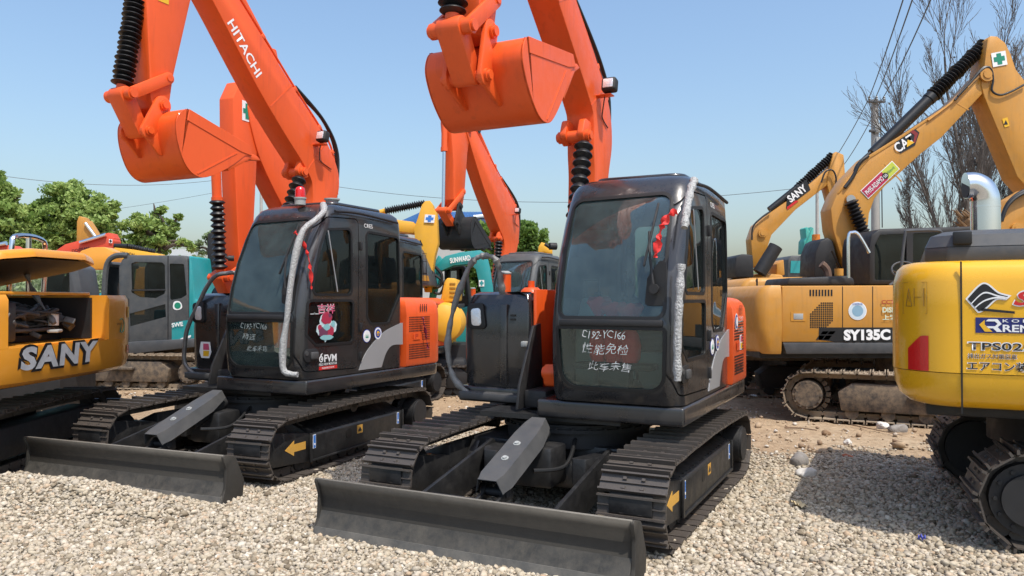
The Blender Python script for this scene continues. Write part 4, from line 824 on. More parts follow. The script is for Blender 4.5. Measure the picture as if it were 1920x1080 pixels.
POSE10=dict(boom=[(.26,1.22),(.1,1.12),(-.05,1.25)]+smooth2([(-.10,1.35),(-.5,1.95),(-.82,2.6),(-1.02,3.14),(-.92,3.70),(-.09,4.27),(1.1,5.1)],5)+[(1.3,5.22),(1.5,5.2),(1.56,5.06)]+smooth2([(1.46,4.9),(.81,4.02),(.14,3.30),(-.2,2.95),(-.22,2.55),(-.02,1.95),(.26,1.35)],5),
  back=[(-1.0,2.9),(-1.0,3.45),(-.85,3.78),(-.09,4.3),(.5,4.7),(1.1,5.12)],bcpin=(-.02,2.98),armcyl=[(.1,4.55),(1.5,5.75)],lamp=(-.66,3.62),tip=(1.44,5.1),
  arm=[(1.80,3.40),(1.92,3.42),(2.04,3.6),(2.06,4.38),(2.18,5.1),(2.0,5.6),(1.6,5.8),(1.35,5.6),(1.34,5.1),(1.48,4.6),(1.60,3.75),(1.70,3.45)],
  pins=[(1.84,3.48),(1.98,3.14),(2.26,3.36),(1.66,3.80)],bucyl=(2.20,5.3),bucket=(1.62,3.28),brot=42,rod=True)
m10=compact_excavator('orange excavator with a raised black bucket standing in the row behind the gap',(-.23,17,0),math.pi-R(25),0,POSE10,dict(bucket=BKM,cab=CABG))
cross_sign(m9[0],[(427,173),(446,173),(447,199),(428,199)],9.0) if False else None
g=G(); decal(g,[(-.09,-.13),(.09,-.13),(.09,.13),(-.09,.13)],(.052,1.86,4.10),(0,-1,0),(0,0,1)); s_=g.build('safety_sign',WHT,m9[4],None)
g=G(); decal(g,[(-.03,-.10),(.03,-.10),(.03,-.03),(.075,-.03),(.075,.03),(.03,.03),(.03,.10),(-.03,.10),(-.03,.03),(-.075,.03),(-.075,-.03),(-.03,-.03)],(.048,1.86,4.10),(0,-1,0),(0,0,1)); g.build('green_cross',GRNV,s_,None)
q,tt,nn=tailpt(.05,1.486,1.50); text('lettering','ZA/IS',.07,q,tt,(0,0,1),INK,m9[5],width=.30,off=.01); q,tt,nn=tailpt(.12,1.486,1.38); text('lettering','120',.075,q,tt,(0,0,1),INK,m9[5],width=.2,off=.01)
# ---- amber excavator with its engine hood raised (left edge): tail faces +X
t=thing('excavator','amber yellow excavator with its engine hood propped open and silver lettering on the tail','excavator',(-5.85,7.5,0),R(88.5))
g=G(); hw=1.22; R0=1.64
hw=1.37
def taily(x): q=min(1,abs(x)/hw); return -R0+.05*q**2+.17*q**6
def tailring(z,o):
    pts=[(-hw-o*.5,-.1),(-hw-o*.5,taily(hw)-o)]+[(x,taily(x)-o) for x in np.linspace(-hw+.12,hw-.12,17)]+[(hw+o*.5,taily(hw)-o),(hw+o*.5,-.1)]
    return rpoly(pts,[0,.22]+[0]*17+[.22,0],7)
def body(zs): return [[(x,y,z) for x,y in tailring(z,o)] for z,o in zs]
g.loft(body([(.88,-.10),(.92,-.03),(1.02,.0),(1.22,.0),(1.225,-.0)])); cw=g.build('counterweight',SANYY,t)
# upper tail: two shoulders beside the open bay
for sg in (-1,1):
    xi=.62 if sg>0 else .90
    g=G(); outl=rpoly([(sg*xi,-.1),(sg*hw,-.1),(sg*hw,taily(hw))]+[(sg*x,taily(x)) for x in (hw-.12,1.15,1.0,xi)],[0,.05,.22,0,0,0,0],6)
    rings=[]
    for z,k in ((1.226,1),(1.55,.995),(1.64,.98),(1.685,.95)): rings.append([(sg*xi+(x-sg*xi)*k,y*(1 if k>.97 else .985),z) for x,y in outl])
    g.loft(rings); g.build('tail_shoulder',SANYY,t)
g=G(); g.box((-.13,-.62,1.26),(1.5,1.0,.06)); g.box((-.13,-.10,1.46),(1.5,.03,.44)); g.box((-.88,-.8,1.45),(.03,1.3,.42)); g.box((.60,-.8,1.45),(.03,1.3,.42)); g.build('engine_bay',DARKIN,t)
g=G(); g.box((.02,-1.58,1.235),(1.1,.06,.02),.006); g.box((-.13,-1.40,1.70),(1.5,.05,.03),.008); g.build('bay_frame',SANYY,t)
rr=random.Random(3); g=G()
g.box((-.05,-.75,1.42),(.7,.5,.22),.04); g.cyl((-.3,-1.0,1.45),(.2,-1.0,1.5),.07,n=16); g.cyl((.25,-.95,1.36),(.25,-.95,1.55),.09,n=18); g.cyl((-.25,-1.15,1.40),(-.05,-1.15,1.40),.05,n=12)
for i in range(26):
    p=[(rr.uniform(-.5,.5),rr.uniform(-1.3,-.7),rr.uniform(1.34,1.60)) for _ in range(4)]; g.tube(p,rr.uniform(.008,.022),6,smooth=4)
for i in range(34): g.box((rr.uniform(-.8,.55),rr.uniform(-1.38,-.8),rr.uniform(1.30,1.55)),(rr.uniform(.03,.12),rr.uniform(.03,.12),rr.uniform(.03,.12)),.008,rot=(rr.random(),rr.random(),rr.random()))
g.build('engine',ENG,t)
g=G(); g.box((-.62,-1.22,1.44),(.30,.34,.36),.03); g.tube([(-.78,-1.42,1.32),(-.76,-1.42,1.6),(-.54,-1.3,1.62)],.02,8); g.build('air_box',BKM,t)
g=G(); g.cyl((.36,-1.2,1.38),(.36,-1.2,1.50),.05,n=16); g.build('filter_canister',WHT,t); g=G(); g.box((.1,-1.38,1.335),(.16,.1,.03),.01,rot=(0,0,.3)); g.build('cloth',LGRY,t)
# hood: a shallow tray tilted up
g=G(); lid=[(-1.05,-.02),(.70,-.02),(.74,-.3),(.74,-1.2),(.62,-1.48),(.3,-1.58),(-.5,-1.58),(-.8,-1.48),(-1.05,-1.15)]
M_=Matrix.Translation((0,-.02,1.74))@Euler((R(-11),0,0)).to_matrix().to_4x4()
lp=rpoly(lid,.12,4); n=len(lp); ri=[]
for sc,z in ((.90,.0),(.985,-.05),(1.0,-.05),(1.0,-.015),(.985,.02),(.93,.04)): ri.append([M_@Vector((x*sc-.05*(1-sc),(y+.7)*sc-.7,z+.05*math.cos(x*1.4))) for x,y in lp])
g.loft(ri); ld=g.build('engine_hood',SANYY,t,50)
g=G(); ri=[[M_@Vector((x*sc,(y+.7)*sc-.7,z+.045*math.cos(x*1.4))) for x,y in lp] for sc,z in ((.885,-.02),(.965,-.055))]; g.loft(ri); g.build('hood_lining',DARKIN,ld)
for x in (-.35,.30):
    g=G(); g.tube([(x,-1.25,1.40),(x+.05,-1.0,1.72),(x+.06,-.9,1.98)],lambda q:.022+.012*math.sin(q*17),8,smooth=6); g.build('hood_stay',GWRAP,t)
g=G()
for px0 in (0,): pass
rr=random.Random(9)
v=Vector((0,-1,0))
for i in range(12):
    x=-.30+i*.05; y0=-1.0+rr.uniform(-.08,.1); p=[M_@Vector((x+rr.uniform(-.03,.03),y0,.095)),M_@Vector((x+rr.uniform(-.05,.05),y0-.13,.10)),M_@Vector((x+rr.uniform(-.05,.05),y0-.25,.095))]; g.tube(p,.009,5,smooth=3)
g.build('ink_lettering',INK,ld)
# tail lettering follows the curved tail
def ontail(x,z,o=.012): return Vector((x,taily(x)-o-.0,z))
def curvetext(name,s,xa,xb,z,h,m,off,lift,shear=.18,sp=1):
    o=text(name,s,h,(0,0,0),(1,0,0),(0,0,1),m,cw,width=xb-xa,off=off,shear=shear,spacing=sp); 
    for v in o.data.vertices: p=ontail(xa+v.co.x,z+v.co.z,lift); v.co=p
    return o
curvetext('lettering_outline','SANY',-.80,.42,1.00,.25,INK,.10,.004,shear=.10,sp=1.10); curvetext('lettering','SANY',-.77,.39,1.022,.207,mat('brushed_silver',(.40,.41,.43),.4,metal=.1,var=.3,scale=6),.045,.008,shear=.10,sp=1.14)
def patch(x0,x1,z0,z1,m,name,lift=.006):
    g=G(); N=6; v=[ontail(x0+(x1-x0)*i/N,z,lift) for z in (z0,z1) for i in range(N+1)]; g.add(v,[(i,i+1,N+2+i,N+1+i) for i in range(N)]); return g.build(name,m,t,None)
patch(1.08,1.27,1.05,1.14,REFL,'reflector'); patch(1.10,1.20,1.44,1.56,YEL,'warning_sticker')
g=G(); g.tube([(.66+.09*math.cos(a/10)*1,0,0) for a in range(3)],.001) if False else None
c0=[ontail(.90+.075*math.cos(a),1.36+.075*math.sin(a),.006) for a in np.linspace(-1.9,2.2,14)]; g=G(); g.tube(c0,.004,5,smooth=2); g.add([ontail(.88+.03*x,1.34+.05*y,.006) for x,y in ((-1,-1),(.2,-1),(1,.9),(.2,.5))],[(0,1,2,3)]); g.build('leaf_emblem',GRNV,t,None)
o=text('lettering','SANY SY',.022,(0,0,0),(1,0,0),(0,0,1),INK,t,width=.2)
for v in o.data.vertices: v.co=ontail(.78+v.co.x,1.37+v.co.z,.007)
g=G(); g.cyl((0,.2,.60),(0,.2,.9),.55,n=36); g.build('turntable',BKM,t); g=G(); g.box((0,-.55,.86),(2.7,1.4,.06)); g.build('deck',BKM,t)
g=G(); g.box((-.55,.75,1.30),(1.2,1.2,.8),.05); g.build('front_body',SANYY,t)
# its cab, beyond the hood
g=G(); fr=[(-1.0,.9),(1.05,.9),(1.05,1.9),(.85,2.3),(-.9,2.3),(-1.0,2.2)]
cbx=G(); cbx.prism([(.1,.9),(1.55,.9),(1.5,1.7),(1.2,2.12),(.2,2.15),(.1,2.05)],'x',.15,1.15,.03); cmesh=cbx.mesh(); cut=G(); cut.prism(rpoly([(.22,1.35),(1.38,1.35),(1.35,1.66),(1.12,2.03),(.26,2.06)],.06),'x',0,1.3); cut.prism(rpoly([(.25,1.3),(1.05,1.3),(1.05,2.0),(.25,2.0)],.06),'y',-.2,1.8); cm2=boolop(cmesh,cut.mesh(),'DIFFERENCE'); cb=link(cm2,'cab',CABG,t)
g=G(); g.box((.65,.8,1.66),(.96,1.3,.01)) if False else g.prism([(.22,1.35),(1.38,1.35),(1.35,1.66),(1.12,2.03),(.26,2.06)],'x',1.12,1.125); g.build('side_window',GL,cb); g=G(); g.box((.65,.115,1.66),(.8,.005,.7)); g.build('rear_window',GL,cb)
g=G(); g.tube([(.75,.5,1.35),(.75,.45,1.6),(.72,.55,1.85),(.65,.7,1.9)],.05,10,smooth=5); g.build('exhaust',RUST,t)
g=G()
for x in (.0,): g.tube([(.82,-.42,1.6),(.82,-.45,2.2),(.90,-.45,2.33),(1.28,-.45,2.33),(1.40,-.45,2.2),(1.40,-.42,1.6)],.028,10,smooth=4); g.tube([(1.1,-.45,1.65),(1.1,-.45,2.33)],.028,10,smooth=0)
g.build('guard_rail',CHR,t)
for xc,yc in ((-1.0,0),): pass
ru=R(-91)
for sx in (-1,1):
    o=track('track',t,sx*.92-.15 if False else sx*.92,.48,1.35,-1.35,.29,38,SHOE,rotz=R(94)); o.location=(0,-.15,0)
    g=G(); g.box((sx*.9,0,.32),(.3,2.4,.3),.03); o=g.build('track_frame',BKM,t,rotz=R(94)); o.location=(0,-.15,0)
g=G(); g.box((0,0,.42),(1.5,1.2,.25),.03); o=g.build('chassis',BKM,t,rotz=R(94)); o.location=(0,-.15,0)
# ---- bright yellow tail-on excavator at the right edge
t=thing('excavator','bright yellow excavator with a bent chrome exhaust seen from behind at the right edge','excavator',(4.25,5.88,0),R(-27))
hw=1.2; yr=-1.4; rc=.40
def kplan(o,oc=0): return rpoly([(-hw-o,1.5),(-hw-o,yr-o),(hw+o,yr-o),(hw+o,1.5)],[.1,rc+o,rc+o,.1],10)
g=G(); g.loft([[(x,y,z) for x,y in kplan(o)] for z,o in ((.93,-.16),(.945,-.10),(1.0,-.035),(1.08,-.006),(1.165,0))]); lo=g.build('counterweight',KOMY,t)
g=G(); g.loft([[(x,y,z) for x,y in kplan(o)] for z,o in ((1.17,0.006),(1.60,.004),(1.76,0),(1.845,-.022),(1.885,-.06),(1.90,-.12))]); up=g.build('tail_cover',KOMY,t)
g=G()
for x in (-hw+rc,hw-rc): g.box((x,yr-.0035,1.40),(.010,.012,.98))
g.build('panel_gap',GASK,up)
g=G(); g.prism(rpoly([(-1.0,1.3),(-1.0,-1.08),(-.86,-1.2),(1.0,-1.2),(1.0,1.3)],.05),'z',1.90,2.0,.01); g.loft([[(x*k+(1-k)*.2,y*k,z) for x,y in rpoly([(-1.0,1.3),(-1.0,-1.08),(-.86,-1.2),(1.0,-1.2),(1.0,1.3)],.05)] for z,k in ((2.0,1),(2.08,.97),(2.115,.90))]); hd=g.build('engine_hood',GRY,t)
g=G(); g.box((-.78,-1.195,2.055),(.11,.07,.085),.006); g.build('hood_latch',GASK,hd)
g=G(); g.tube([(-.60,-.6,2.08),(-.60,-.6,2.32),(-.605,-.602,2.39),(-.63,-.61,2.445),(-.675,-.62,2.475),(-.725,-.632,2.475)],.096,28,smooth=6); ex=g.build('exhaust_pipe',CHR,t,60)
g=G(); g.cyl((-.68,-.62,2.475),(-.7256,-.632,2.475),.088,n=28); g.build('exhaust_mouth',GASK,ex)
g=G(); g.cyl((-.60,-.6,2.31),(-.60,-.6,2.325),.099,n=28); g.build('pipe_joint',CHR,ex)
Y=yr-.008; r_=(1,0,0);u_=(0,0,1)
text('lettering_outline','TPS025-',.058,(-.770,Y,1.318),r_,u_,WHT,up,width=.40,off=.045); text('lettering','TPS025-',.046,(-.762,Y-.002,1.324),r_,u_,INK,up,width=.385,off=.012)
text('lettering_outline','排出ガス対策型車',.035,(-.768,Y,1.266),r_,u_,WHT,up,width=.270,off=.022); text('lettering','排出ガス対策型車',.032,(-.765,Y-.002,1.268),r_,u_,INK,up,width=.265,off=.004)
text('lettering_outline','エアコン装備',.065,(-.774,Y,1.188),r_,u_,WHT,up,width=.40,off=.035); text('lettering','エアコン装備',.058,(-.769,Y-.002,1.192),r_,u_,INK,up,width=.39,off=.012)
g=G(); decal(g,[(0,0),(.80,0),(.80,.098),(0,.098)],(-.722,yr-.006,1.432),r_,u_); bl=g.build('rental_plate',mat('deep_blue_vinyl',(.012,.018,.14),.4),up,None)
g=G(); decal(g,[(.0,.045),(.03,.075),(.03,.045),(.0725,.0),(.03,.0)],(-.702,Y-.001,1.440),r_,u_,mi=1); decal(g,[(.03,.035),(.085,.035),(.10,.05),(.085,.066),(.035,.066),(.05,.08),(.10,.08),(.122,.05),(.10,.03),(.125,0),(.095,0),(.075,.022),(.05,.022)],(-.702,Y-.001,1.440),r_,u_,mi=0); g.build('rental_emblem',[WHT,YEL],bl,None)
text('lettering','KOMATSU',.020,(-.575,Y-.002,1.500),r_,u_,WHT,bl,width=.33,off=.008,spacing=1.5); text('lettering','RENTAL',.046,(-.575,Y-.002,1.440),r_,u_,WHT,bl,width=.30,off=.025)
def wave(x0,y0,w,h,n=10): return smooth2([(x0,y0),(x0+w*.3,y0+h*.5),(x0+w*.65,y0-h*.2),(x0+w,y0+h*.25)],4)
g=G()
top=smooth2([(-.765,1.648),(-.70,1.728),(-.66,1.74),(-.60,1.685),(-.545,1.665)],5); bot=smooth2([(-.56,1.65),(-.61,1.65),(-.66,1.60),(-.69,1.575),(-.705,1.57)],5)
fl=top+bot; g.prism(offs(fl,.010),'y',Y-.001,Y+.001); g.build('flag_outline',WHT,up,None)
g=G(); g.prism(fl,'y',Y-.003,Y-.001); g.prism([(-.69,1.572),(-.51,1.555),(-.51,1.570),(-.69,1.59)],'y',Y-.003,Y-.001); fb=g.build('flag_emblem',INK,up,None)
g=G()
for k in (.33,.66):
    q=[(a[0]*(1-k)+b[0]*k,a[1]*(1-k)+b[1]*k) for a,b in zip(top,bot[::-1])]; g.prism(q+[(x,y-.010) for x,y in q[::-1]],'y',Y-.005,Y-.003)
g.build('flag_stripe',WHT,fb,None)
text('lettering_outline','S',.105,(-.525,Y,1.60),r_,u_,WHT,up,width=.12,off=.05,shear=.3); text('lettering','S',.09,(-.517,Y-.002,1.607),r_,u_,REDV,up,width=.105,off=.03,shear=.3)
def kc(s,z,o=.006):   # round the left rear corner; s metres from the seam towards the left flank
    a=s/rc; return Vector((-hw+rc-(rc+o)*math.sin(a),yr+rc-(rc+o)*math.cos(a),z))
g=G(); L=[(.20,1.17),(.345,1.17),(.335,1.30),(.29,1.385),(.22,1.40)]; g.add([kc(s,z,.012) for s,z in L],[tuple(range(5))]); N=8
g=G()
for i in range(N):
    s0=.19+.15*i/N;s1=.19+.15*(i+1)/N; zt=lambda s:1.405-max(0,(s-.24))*.9; g.add([kc(s0,1.172,.010),kc(s1,1.172,.010),kc(s1,zt(s1),.010),kc(s0,zt(s0),.010)],[(0,1,2,3)])
g.build('reflector',REFL,up,None)
def line(g,pts,w=.004):
    for a,b in zip(pts,pts[1:]): g.tube([kc(*a),kc(*b)],w,4,smooth=0)
g=G(); line(g,[(.20,1.55),(.39,1.55),(.39,1.76),(.20,1.76),(.20,1.55)],.0012); line(g,[(.31,1.60),(.36,1.60),(.335,1.72),(.31,1.60)],.0022); line(g,[(.33,1.63),(.34,1.67)],.002); line(g,[(.22,1.60),(.22,1.72)],.004); line(g,[(.24,1.66),(.29,1.66)],.002); line(g,[(.29,1.60),(.29,1.72)],.0025); g.build('swing_warning_sticker',mat('ochre_ink',(.22,.11,.01),.5),up,None)
g=G(); g.box((0,.1,.9),(2.0,2.4,.10),.02); g.build('deck',BKM,t); g=G(); g.cyl((0,.1,.55),(0,.1,.88),.55,n=36); g.build('turntable',BKM,t)
UR=R(180-27+0)  # the undercarriage is turned across
UL=R(-90+5.5)
for sx in (-1,1):
    o=track('track',t,sx*.92,.50,1.30,-1.30,.31,38,SHOED if False else SHOE,rotz=UL,th=.04); o.location=(.78,0,0)
    g=G(); g.cyl((sx*.92-.14*sx,-1.30,.35),(sx*1.08,-1.30,.35),.235,n=30); g.cyl((sx*1.08,-1.30,.35),(sx*1.12,-1.30,.35),.17,n=30)
    for i in range(12): a=2*math.pi*i/12; g.cyl((sx*1.08,-1.30+.2*math.cos(a),.35+.2*math.sin(a)),(sx*1.095,-1.30+.2*math.cos(a),.35+.2*math.sin(a)),.014,n=6)
    o=g.build('drive_motor',BKM,t,rotz=UL); o.location=(.78,0,0)
    g=G(); g.box((sx*.9,.1,.34),(.3,2.3,.3),.03); o=g.build('track_frame',BKM,t,rotz=UL); o.location=(.78,0,0)
g=G(); g.box((0,0,.45),(1.5,1.2,.25),.03); o=g.build('chassis',BKM,t,rotz=UL); o.location=(.78,0,0)
# ---------------------------------------------------------------- machines seen side-on further back
def root_at(name,label,px,d,cat='excavator',group=None,z=0):
    v=at(px,560,d); return thing(name,label,cat,(v.x,d,0),0,group)
def B(g,name,m,root,pa=None,ang=30,**kw): return W_(g,root).build(name,m,pa or root,ang,**kw)
def boomset(root,paint,poly,d,th,sm=0,name='boom',bev=.015):
    g=G(); slab(g,poly,d,th,bev,sm); return B(g,name,paint,root,ang=24)
def cylset(root,pts,d,r,rb=None,nb=14,bar=RUB,bel=RUB,name='arm_cylinder'):
    """pts: barrel start, barrel end / bellows start, bellows end"""
    a,b,c=[at(px,py,d) for px,py in pts]
    g=G(); g.cyl(a,b,r,n=16); g.cyl(a+(b-a)*.93,b,r*1.12,n=16); B(g,name,bar,root)
    g=G(); bellows(g,b,c,r*.75,rb or r*1.25,nb,seg=14); B(g,'bellows',bel,root,ang=50)
def hose(root,pts,d,r=.018,m=HOSE,name='hose',sm=6):
    g=G(); g.tube([at(px,py,dd if dd else d) for px,py,dd in [(p+(0,))[:3] for p in pts]],r,8,smooth=sm); B(g,name,m,root)
def pinf(root,px,py,d,r,th,m):
    v=at(px,py,d); g=G(); g.cyl(v,v+Vector((0,-th,0)),r,n=18); g.cyl(v+Vector((0,-th,0)),v+Vector((0,-th-.015,0)),r*.6,n=12); B(g,'pin',m,root)
def crawler(root,C,yaw,gauge,L,rad,w,n,m,fm,sw=.035):
    """pair of crawlers; yaw: direction of travel"""
    for sx in (-1,1):
        o=track('track',root,sx*gauge/2,w,L/2,-L/2,rad,n,m,rotz=yaw,th=sw,arch=.0); o.location=Vector(C)-root.location
        g=G(); x0=sx*gauge/2
        g.prism([(-L/2+.42,.16),(L/2-.30,.16),(L/2-.25,.44),(L/2-.5,.52),(-L/2+.55,.52),(-L/2+.38,.40)],'x',x0-w*.42,x0+w*.42,.012)
        for k in range(5): y=-L/2+.55+k*(L-1.0)/4; g.cyl((x0-w*.36,y,.13),(x0+w*.36,y,.13),.085,n=14)
        g.cyl((x0-w*.3,L/2,rad+sw),(x0+w*.3,L/2,rad+sw),rad*.86,n=26)
        o=g.build('track_frame',fm,root,rotz=yaw); o.location=Vector(C)-root.location
        g=G(); g.cyl((x0-w*.46,-L/2,rad+sw),(x0+w*.47,-L/2,rad+sw),rad*.62,n=30); g.cyl((x0+w*.3*sx,-L/2,rad+sw),(x0+sx*w*.5,-L/2,rad+sw),rad*.5,n=30)
        for i in range(12): a=2*math.pi*i/12; y,z=-L/2+rad*.55*math.cos(a),rad+sw+rad*.55*math.sin(a); g.cyl((x0+sx*w*.44,y,z),(x0+sx*w*.5,y,z),.016,n=6)
        for i in range(20): a=2*math.pi*i/20; g.box((x0,-L/2+rad*.82*math.cos(a),rad+sw+rad*.82*math.sin(a)),(.08,.06,.06),rot=(a,0,0))
        o=g.build('sprocket',fm,root,rotz=yaw); o.location=Vector(C)-root.location
        g=G(); g.box((x0+sx*w*.5,.1,.40),(.10,.5,.05),.012); o=g.build('step',fm,root,rotz=yaw); o.location=Vector(C)-root.location
    g=G(); g.box((0,0,.45),(gauge,L*.4,.28),.03); g.cyl((0,0,.5),(0,0,.86),.55,n=36); o=g.build('chassis',fm,root,rotz=yaw); o.location=Vector(C)-root.location
# -- tan excavator side-on at right (SY135C on its flank)
d=10.4; t=root_at('excavator','tan yellow excavator side-on at right with large white lettering on a black band',1600,d)
g=G(); slab(g,[(1466,536),(1900,534),(1900,641),(1466,642)],d,2.2,.02); fl=B(g,'body',TANY,t)
cwp=[]; 
g=G(); zt=at(1466,535,d).z; zb=at(1466,664,d).z; x0=at(1466,600,d).x-.012
def r1plan(o): return rpoly([(x0,d-.012-o*.4),(x0,d+2.25),(x0-.26-o,d+2.25),(x0-.32-o,d+1.1),(x0-.26-o,d-.012-o*.4)],[.0,.0,.25,.6,.22],6)
g.loft([[(x,y,z) for x,y in r1plan(o)] for z,o in ((zb,-.05),(zb+.05,.0),(zb+.35,.07),(zt-.18,.06),(zt-.05,.0),(zt,-.07))]); cw=B(g,'counterweight',TANY,t,ang=45)
g=G(); slab(g,[(1468,642.5),(1900,642),(1900,662),(1475,664)],d-.01,.2,.01); B(g,'side_sill',GRY,t)
g=G(); g.box((at(1640,640,d).x,d+1.15,.90),(3.0,2.0,.12)); B(g,'deck',BKM,t)
g=G()
for px in (1580,1636.5): slab(g,[(px-.6,537),(px+.6,537),(px+.6,641),(px-.6,641)],d-.004,.01,0)
B(g,'panel_gap',GASK,t,fl)
g=G()
for i in range(8): slab(g,[(1518+i*5.7,543),(1521+i*5.7,543),(1521+i*5.7,555),(1518+i*5.7,555)],d-.004,.01,0)
B(g,'vent_slot',GASK,t,fl)
g=G()
for i in range(11):
    for j in range(12):
        if (i+j<5) or (i>7 and j>8 and i+j>18): continue
        x=1519+i*4;y=567+j*4.1; slab(g,[(x,y),(x+2.7,y),(x+2.7,y+2.7),(x,y+2.7)],d-.004,.01,0)
B(g,'grille',GASK,t,fl)
g=G(); slab(g,[(1483,585),(1510,585),(1510,602),(1483,602)],d-.006,.01,0); lt=B(g,'door_latch',TANY,t,fl); g=G(); slab(g,[(1488,588),(1506,588),(1506,599),(1488,599)],d-.009,.01,.002); B(g,'latch_plate',LGRY,t,lt)
g=G(); slab(g,[(1536,614),(1670,614),(1670,641),(1565,641),(1535,637)],d-.006,.005,0); slab(g,[(1570,614),(1760,614),(1760,641),(1564,641)],d-.0065,.005,0)
for a in (1533,1546): slab(g,[(a+10,621),(a+21,621),(a+16,627),(a+5,627)],d-.006,.005,0); slab(g,[(a+3,629),(a+14,629),(a+8,637),(a-3,637)],d-.006,.005,0)
bd=B(g,'black_band',INK,t,fl)
wtext('lettering','SY135C',(1581.5,638.5),(1669,637.5),20.5,d-.012,WHT,t,bd,off=.055)
g=G(); c=at(1608,583,d-.006); g.prism([(c.x+a,c.z+b) for a,b in circ(.122,28)],'y',c.y,c.y+.004); s=B(g,'round_sticker',WHT,t,fl); g=G(); g.prism([(c.x+a,c.z+b) for a,b in circ(.075,24)],'y',c.y-.003,c.y); g2=G(); g2.prism([(c.x+a,c.z+b) for a,b in circ(.112,28)],'y',c.y-.0015,c.y); B(g2,'round_sticker_ring',mat('pale_blue_vinyl',(.55,.63,.67),.4),t,s); B(g,'round_sticker_centre',mat('steel_blue_vinyl',(.22,.36,.46),.4),t,s)
text('lettering','中国制造',.03,at(1598,572,d-.012)-t.location,(1,0,0),(0,0,1),BLUV,s,width=.14)
wtext('lettering','CCTV',(1652,570),(1684,570),7.5,d-.008,mat('rust_red_ink',(.35,.05,.02),.5),t,fl,off=.03)
for k,(s_,y) in enumerate((('DISK',583),('上榜',597))): wtext('lettering',s_,(1654,y+3),(1680,y+3),10,d-.008,mat('pale_green_ink',(.55,.66,.5),.5) if k==0 else bpy.data.materials['pale_green_ink'],t,fl,off=.03)
g=G(); slab(g,[(1428,567),(1443,552),(1440,560),(1430,571)],d+.02,.004,0) ; x_=None
g=G(); slab(g,[(1475,534.5),(1480,521),(1592,517),(1602,522),(1604,534.5)],d+.35,1.0,.03); B(g,'engine_hood',BKM,t)
hose(t,[(1540,495),(1546,500),(1551,508),(1553,520)],d+.8,.055,RUST,'exhaust')
g=G(); v=at(1573,517,d+.5); g.cyl(v,v+Vector((0,0,.10)),.06,n=16); B(g,'filler_cap',TANY,t)
hose(t,[(1591,521),(1591,446),(1598,436),(1610,440),(1630,474)],d+.1,.022,CHR,'hand_rail',4)
# cab on the far flank
dc=11.7; cab=[(1630,534),(1630,462),(1634,440),(1648,429),(1830,424),(1852,436),(1856,534)]
g=G(); slab(g,cab,dc,1.0,.04); cmesh=g.mesh(); cut=G(); slab(cut,rpoly([(1640,525),(1640,460),(1650,440),(1700,438),(1700,525)],4),dc-.3,1.6,0,td=dc); slab(cut,rpoly([(1712,525),(1712,437),(1825,434),(1840,445),(1842,525)],4),dc-.3,1.6,0,td=dc)
cut.box(((at(1740,480,dc+.5)).x,dc+.5,at(1740,484,dc+.5).z),(1.75,.88,.72)); cm_=boolop(cmesh,cut.mesh(),'DIFFERENCE'); g=G(); g.v=[tuple(v.co) for v in cm_.vertices]; g.f=[tuple(p.vertices) for p in cm_.polygons]; g.m=[0]*len(g.f); cb=B(g,'cab',BKM,t)
g=G(); slab(g,[(1640,525),(1640,460),(1650,440),(1825,434),(1840,445),(1842,525)],dc+.03,.006,0); B(g,'side_window',GLD,t,cb); g=G(); slab(g,[(1640,525),(1640,460),(1650,440),(1825,434),(1840,445),(1842,525)],dc+.95,.006,0); B(g,'side_window',GLD,t,cb)
g=G(); v=at(1665,500,dc+.5); g.box(v,(.16,.5,.7),.05); g.box(v+Vector((.25,0,-.3)),(.5,.5,.16),.05); B(g,'seat',SEAT,t,cb)
dw=d+.35; hose(t,[(1668,535),(1684,522),(1690,500),(1697,440),(1703,433),(1757,432),(1766,440),(1775,470),(1775,535)],dw,.02,GRY,'mirror_frame',3)
for e in (1,): 
    c=at(1697,507,dw+.3); g=G(); g.tube([c+Vector((.19*math.cos(a),.05*math.sin(a),.125*math.sin(a)*1.0)) for a in np.linspace(0,2*math.pi,22)],.012,8,smooth=0); g.tube([c+Vector((-.17,0,.0)),c+Vector((.0,.1,-.06)),c+Vector((.17,0,0))],.010,6,smooth=3); g.tube([c+Vector((0,.1,-.06)),c+Vector((.1,.2,-.3))],.02,8,smooth=0); B(g,'steering_wheel',GRY,t)
boomset(t,TANY,[(1872,470),(1874,425),(1884,398),(1905,372),(1940,352),(2000,336),(2090,334),(2090,380),(2000,384),(1955,396),(1934,420),(1925,470)],11.0,.42,1)
hose(t,[(1880,405),(1893,378),(1925,356),(1990,338)],10.97,.03); hose(t,[(1878,415),(1890,385),(1920,362),(1985,343)],10.93,.025)
pinf(t,1905,430,11.0,.09,.05,TANY)
crawler(t,(5.75,10.95,0),R(-90-26),1.9,2.75,.31,.50,42,SHOED,FRD)
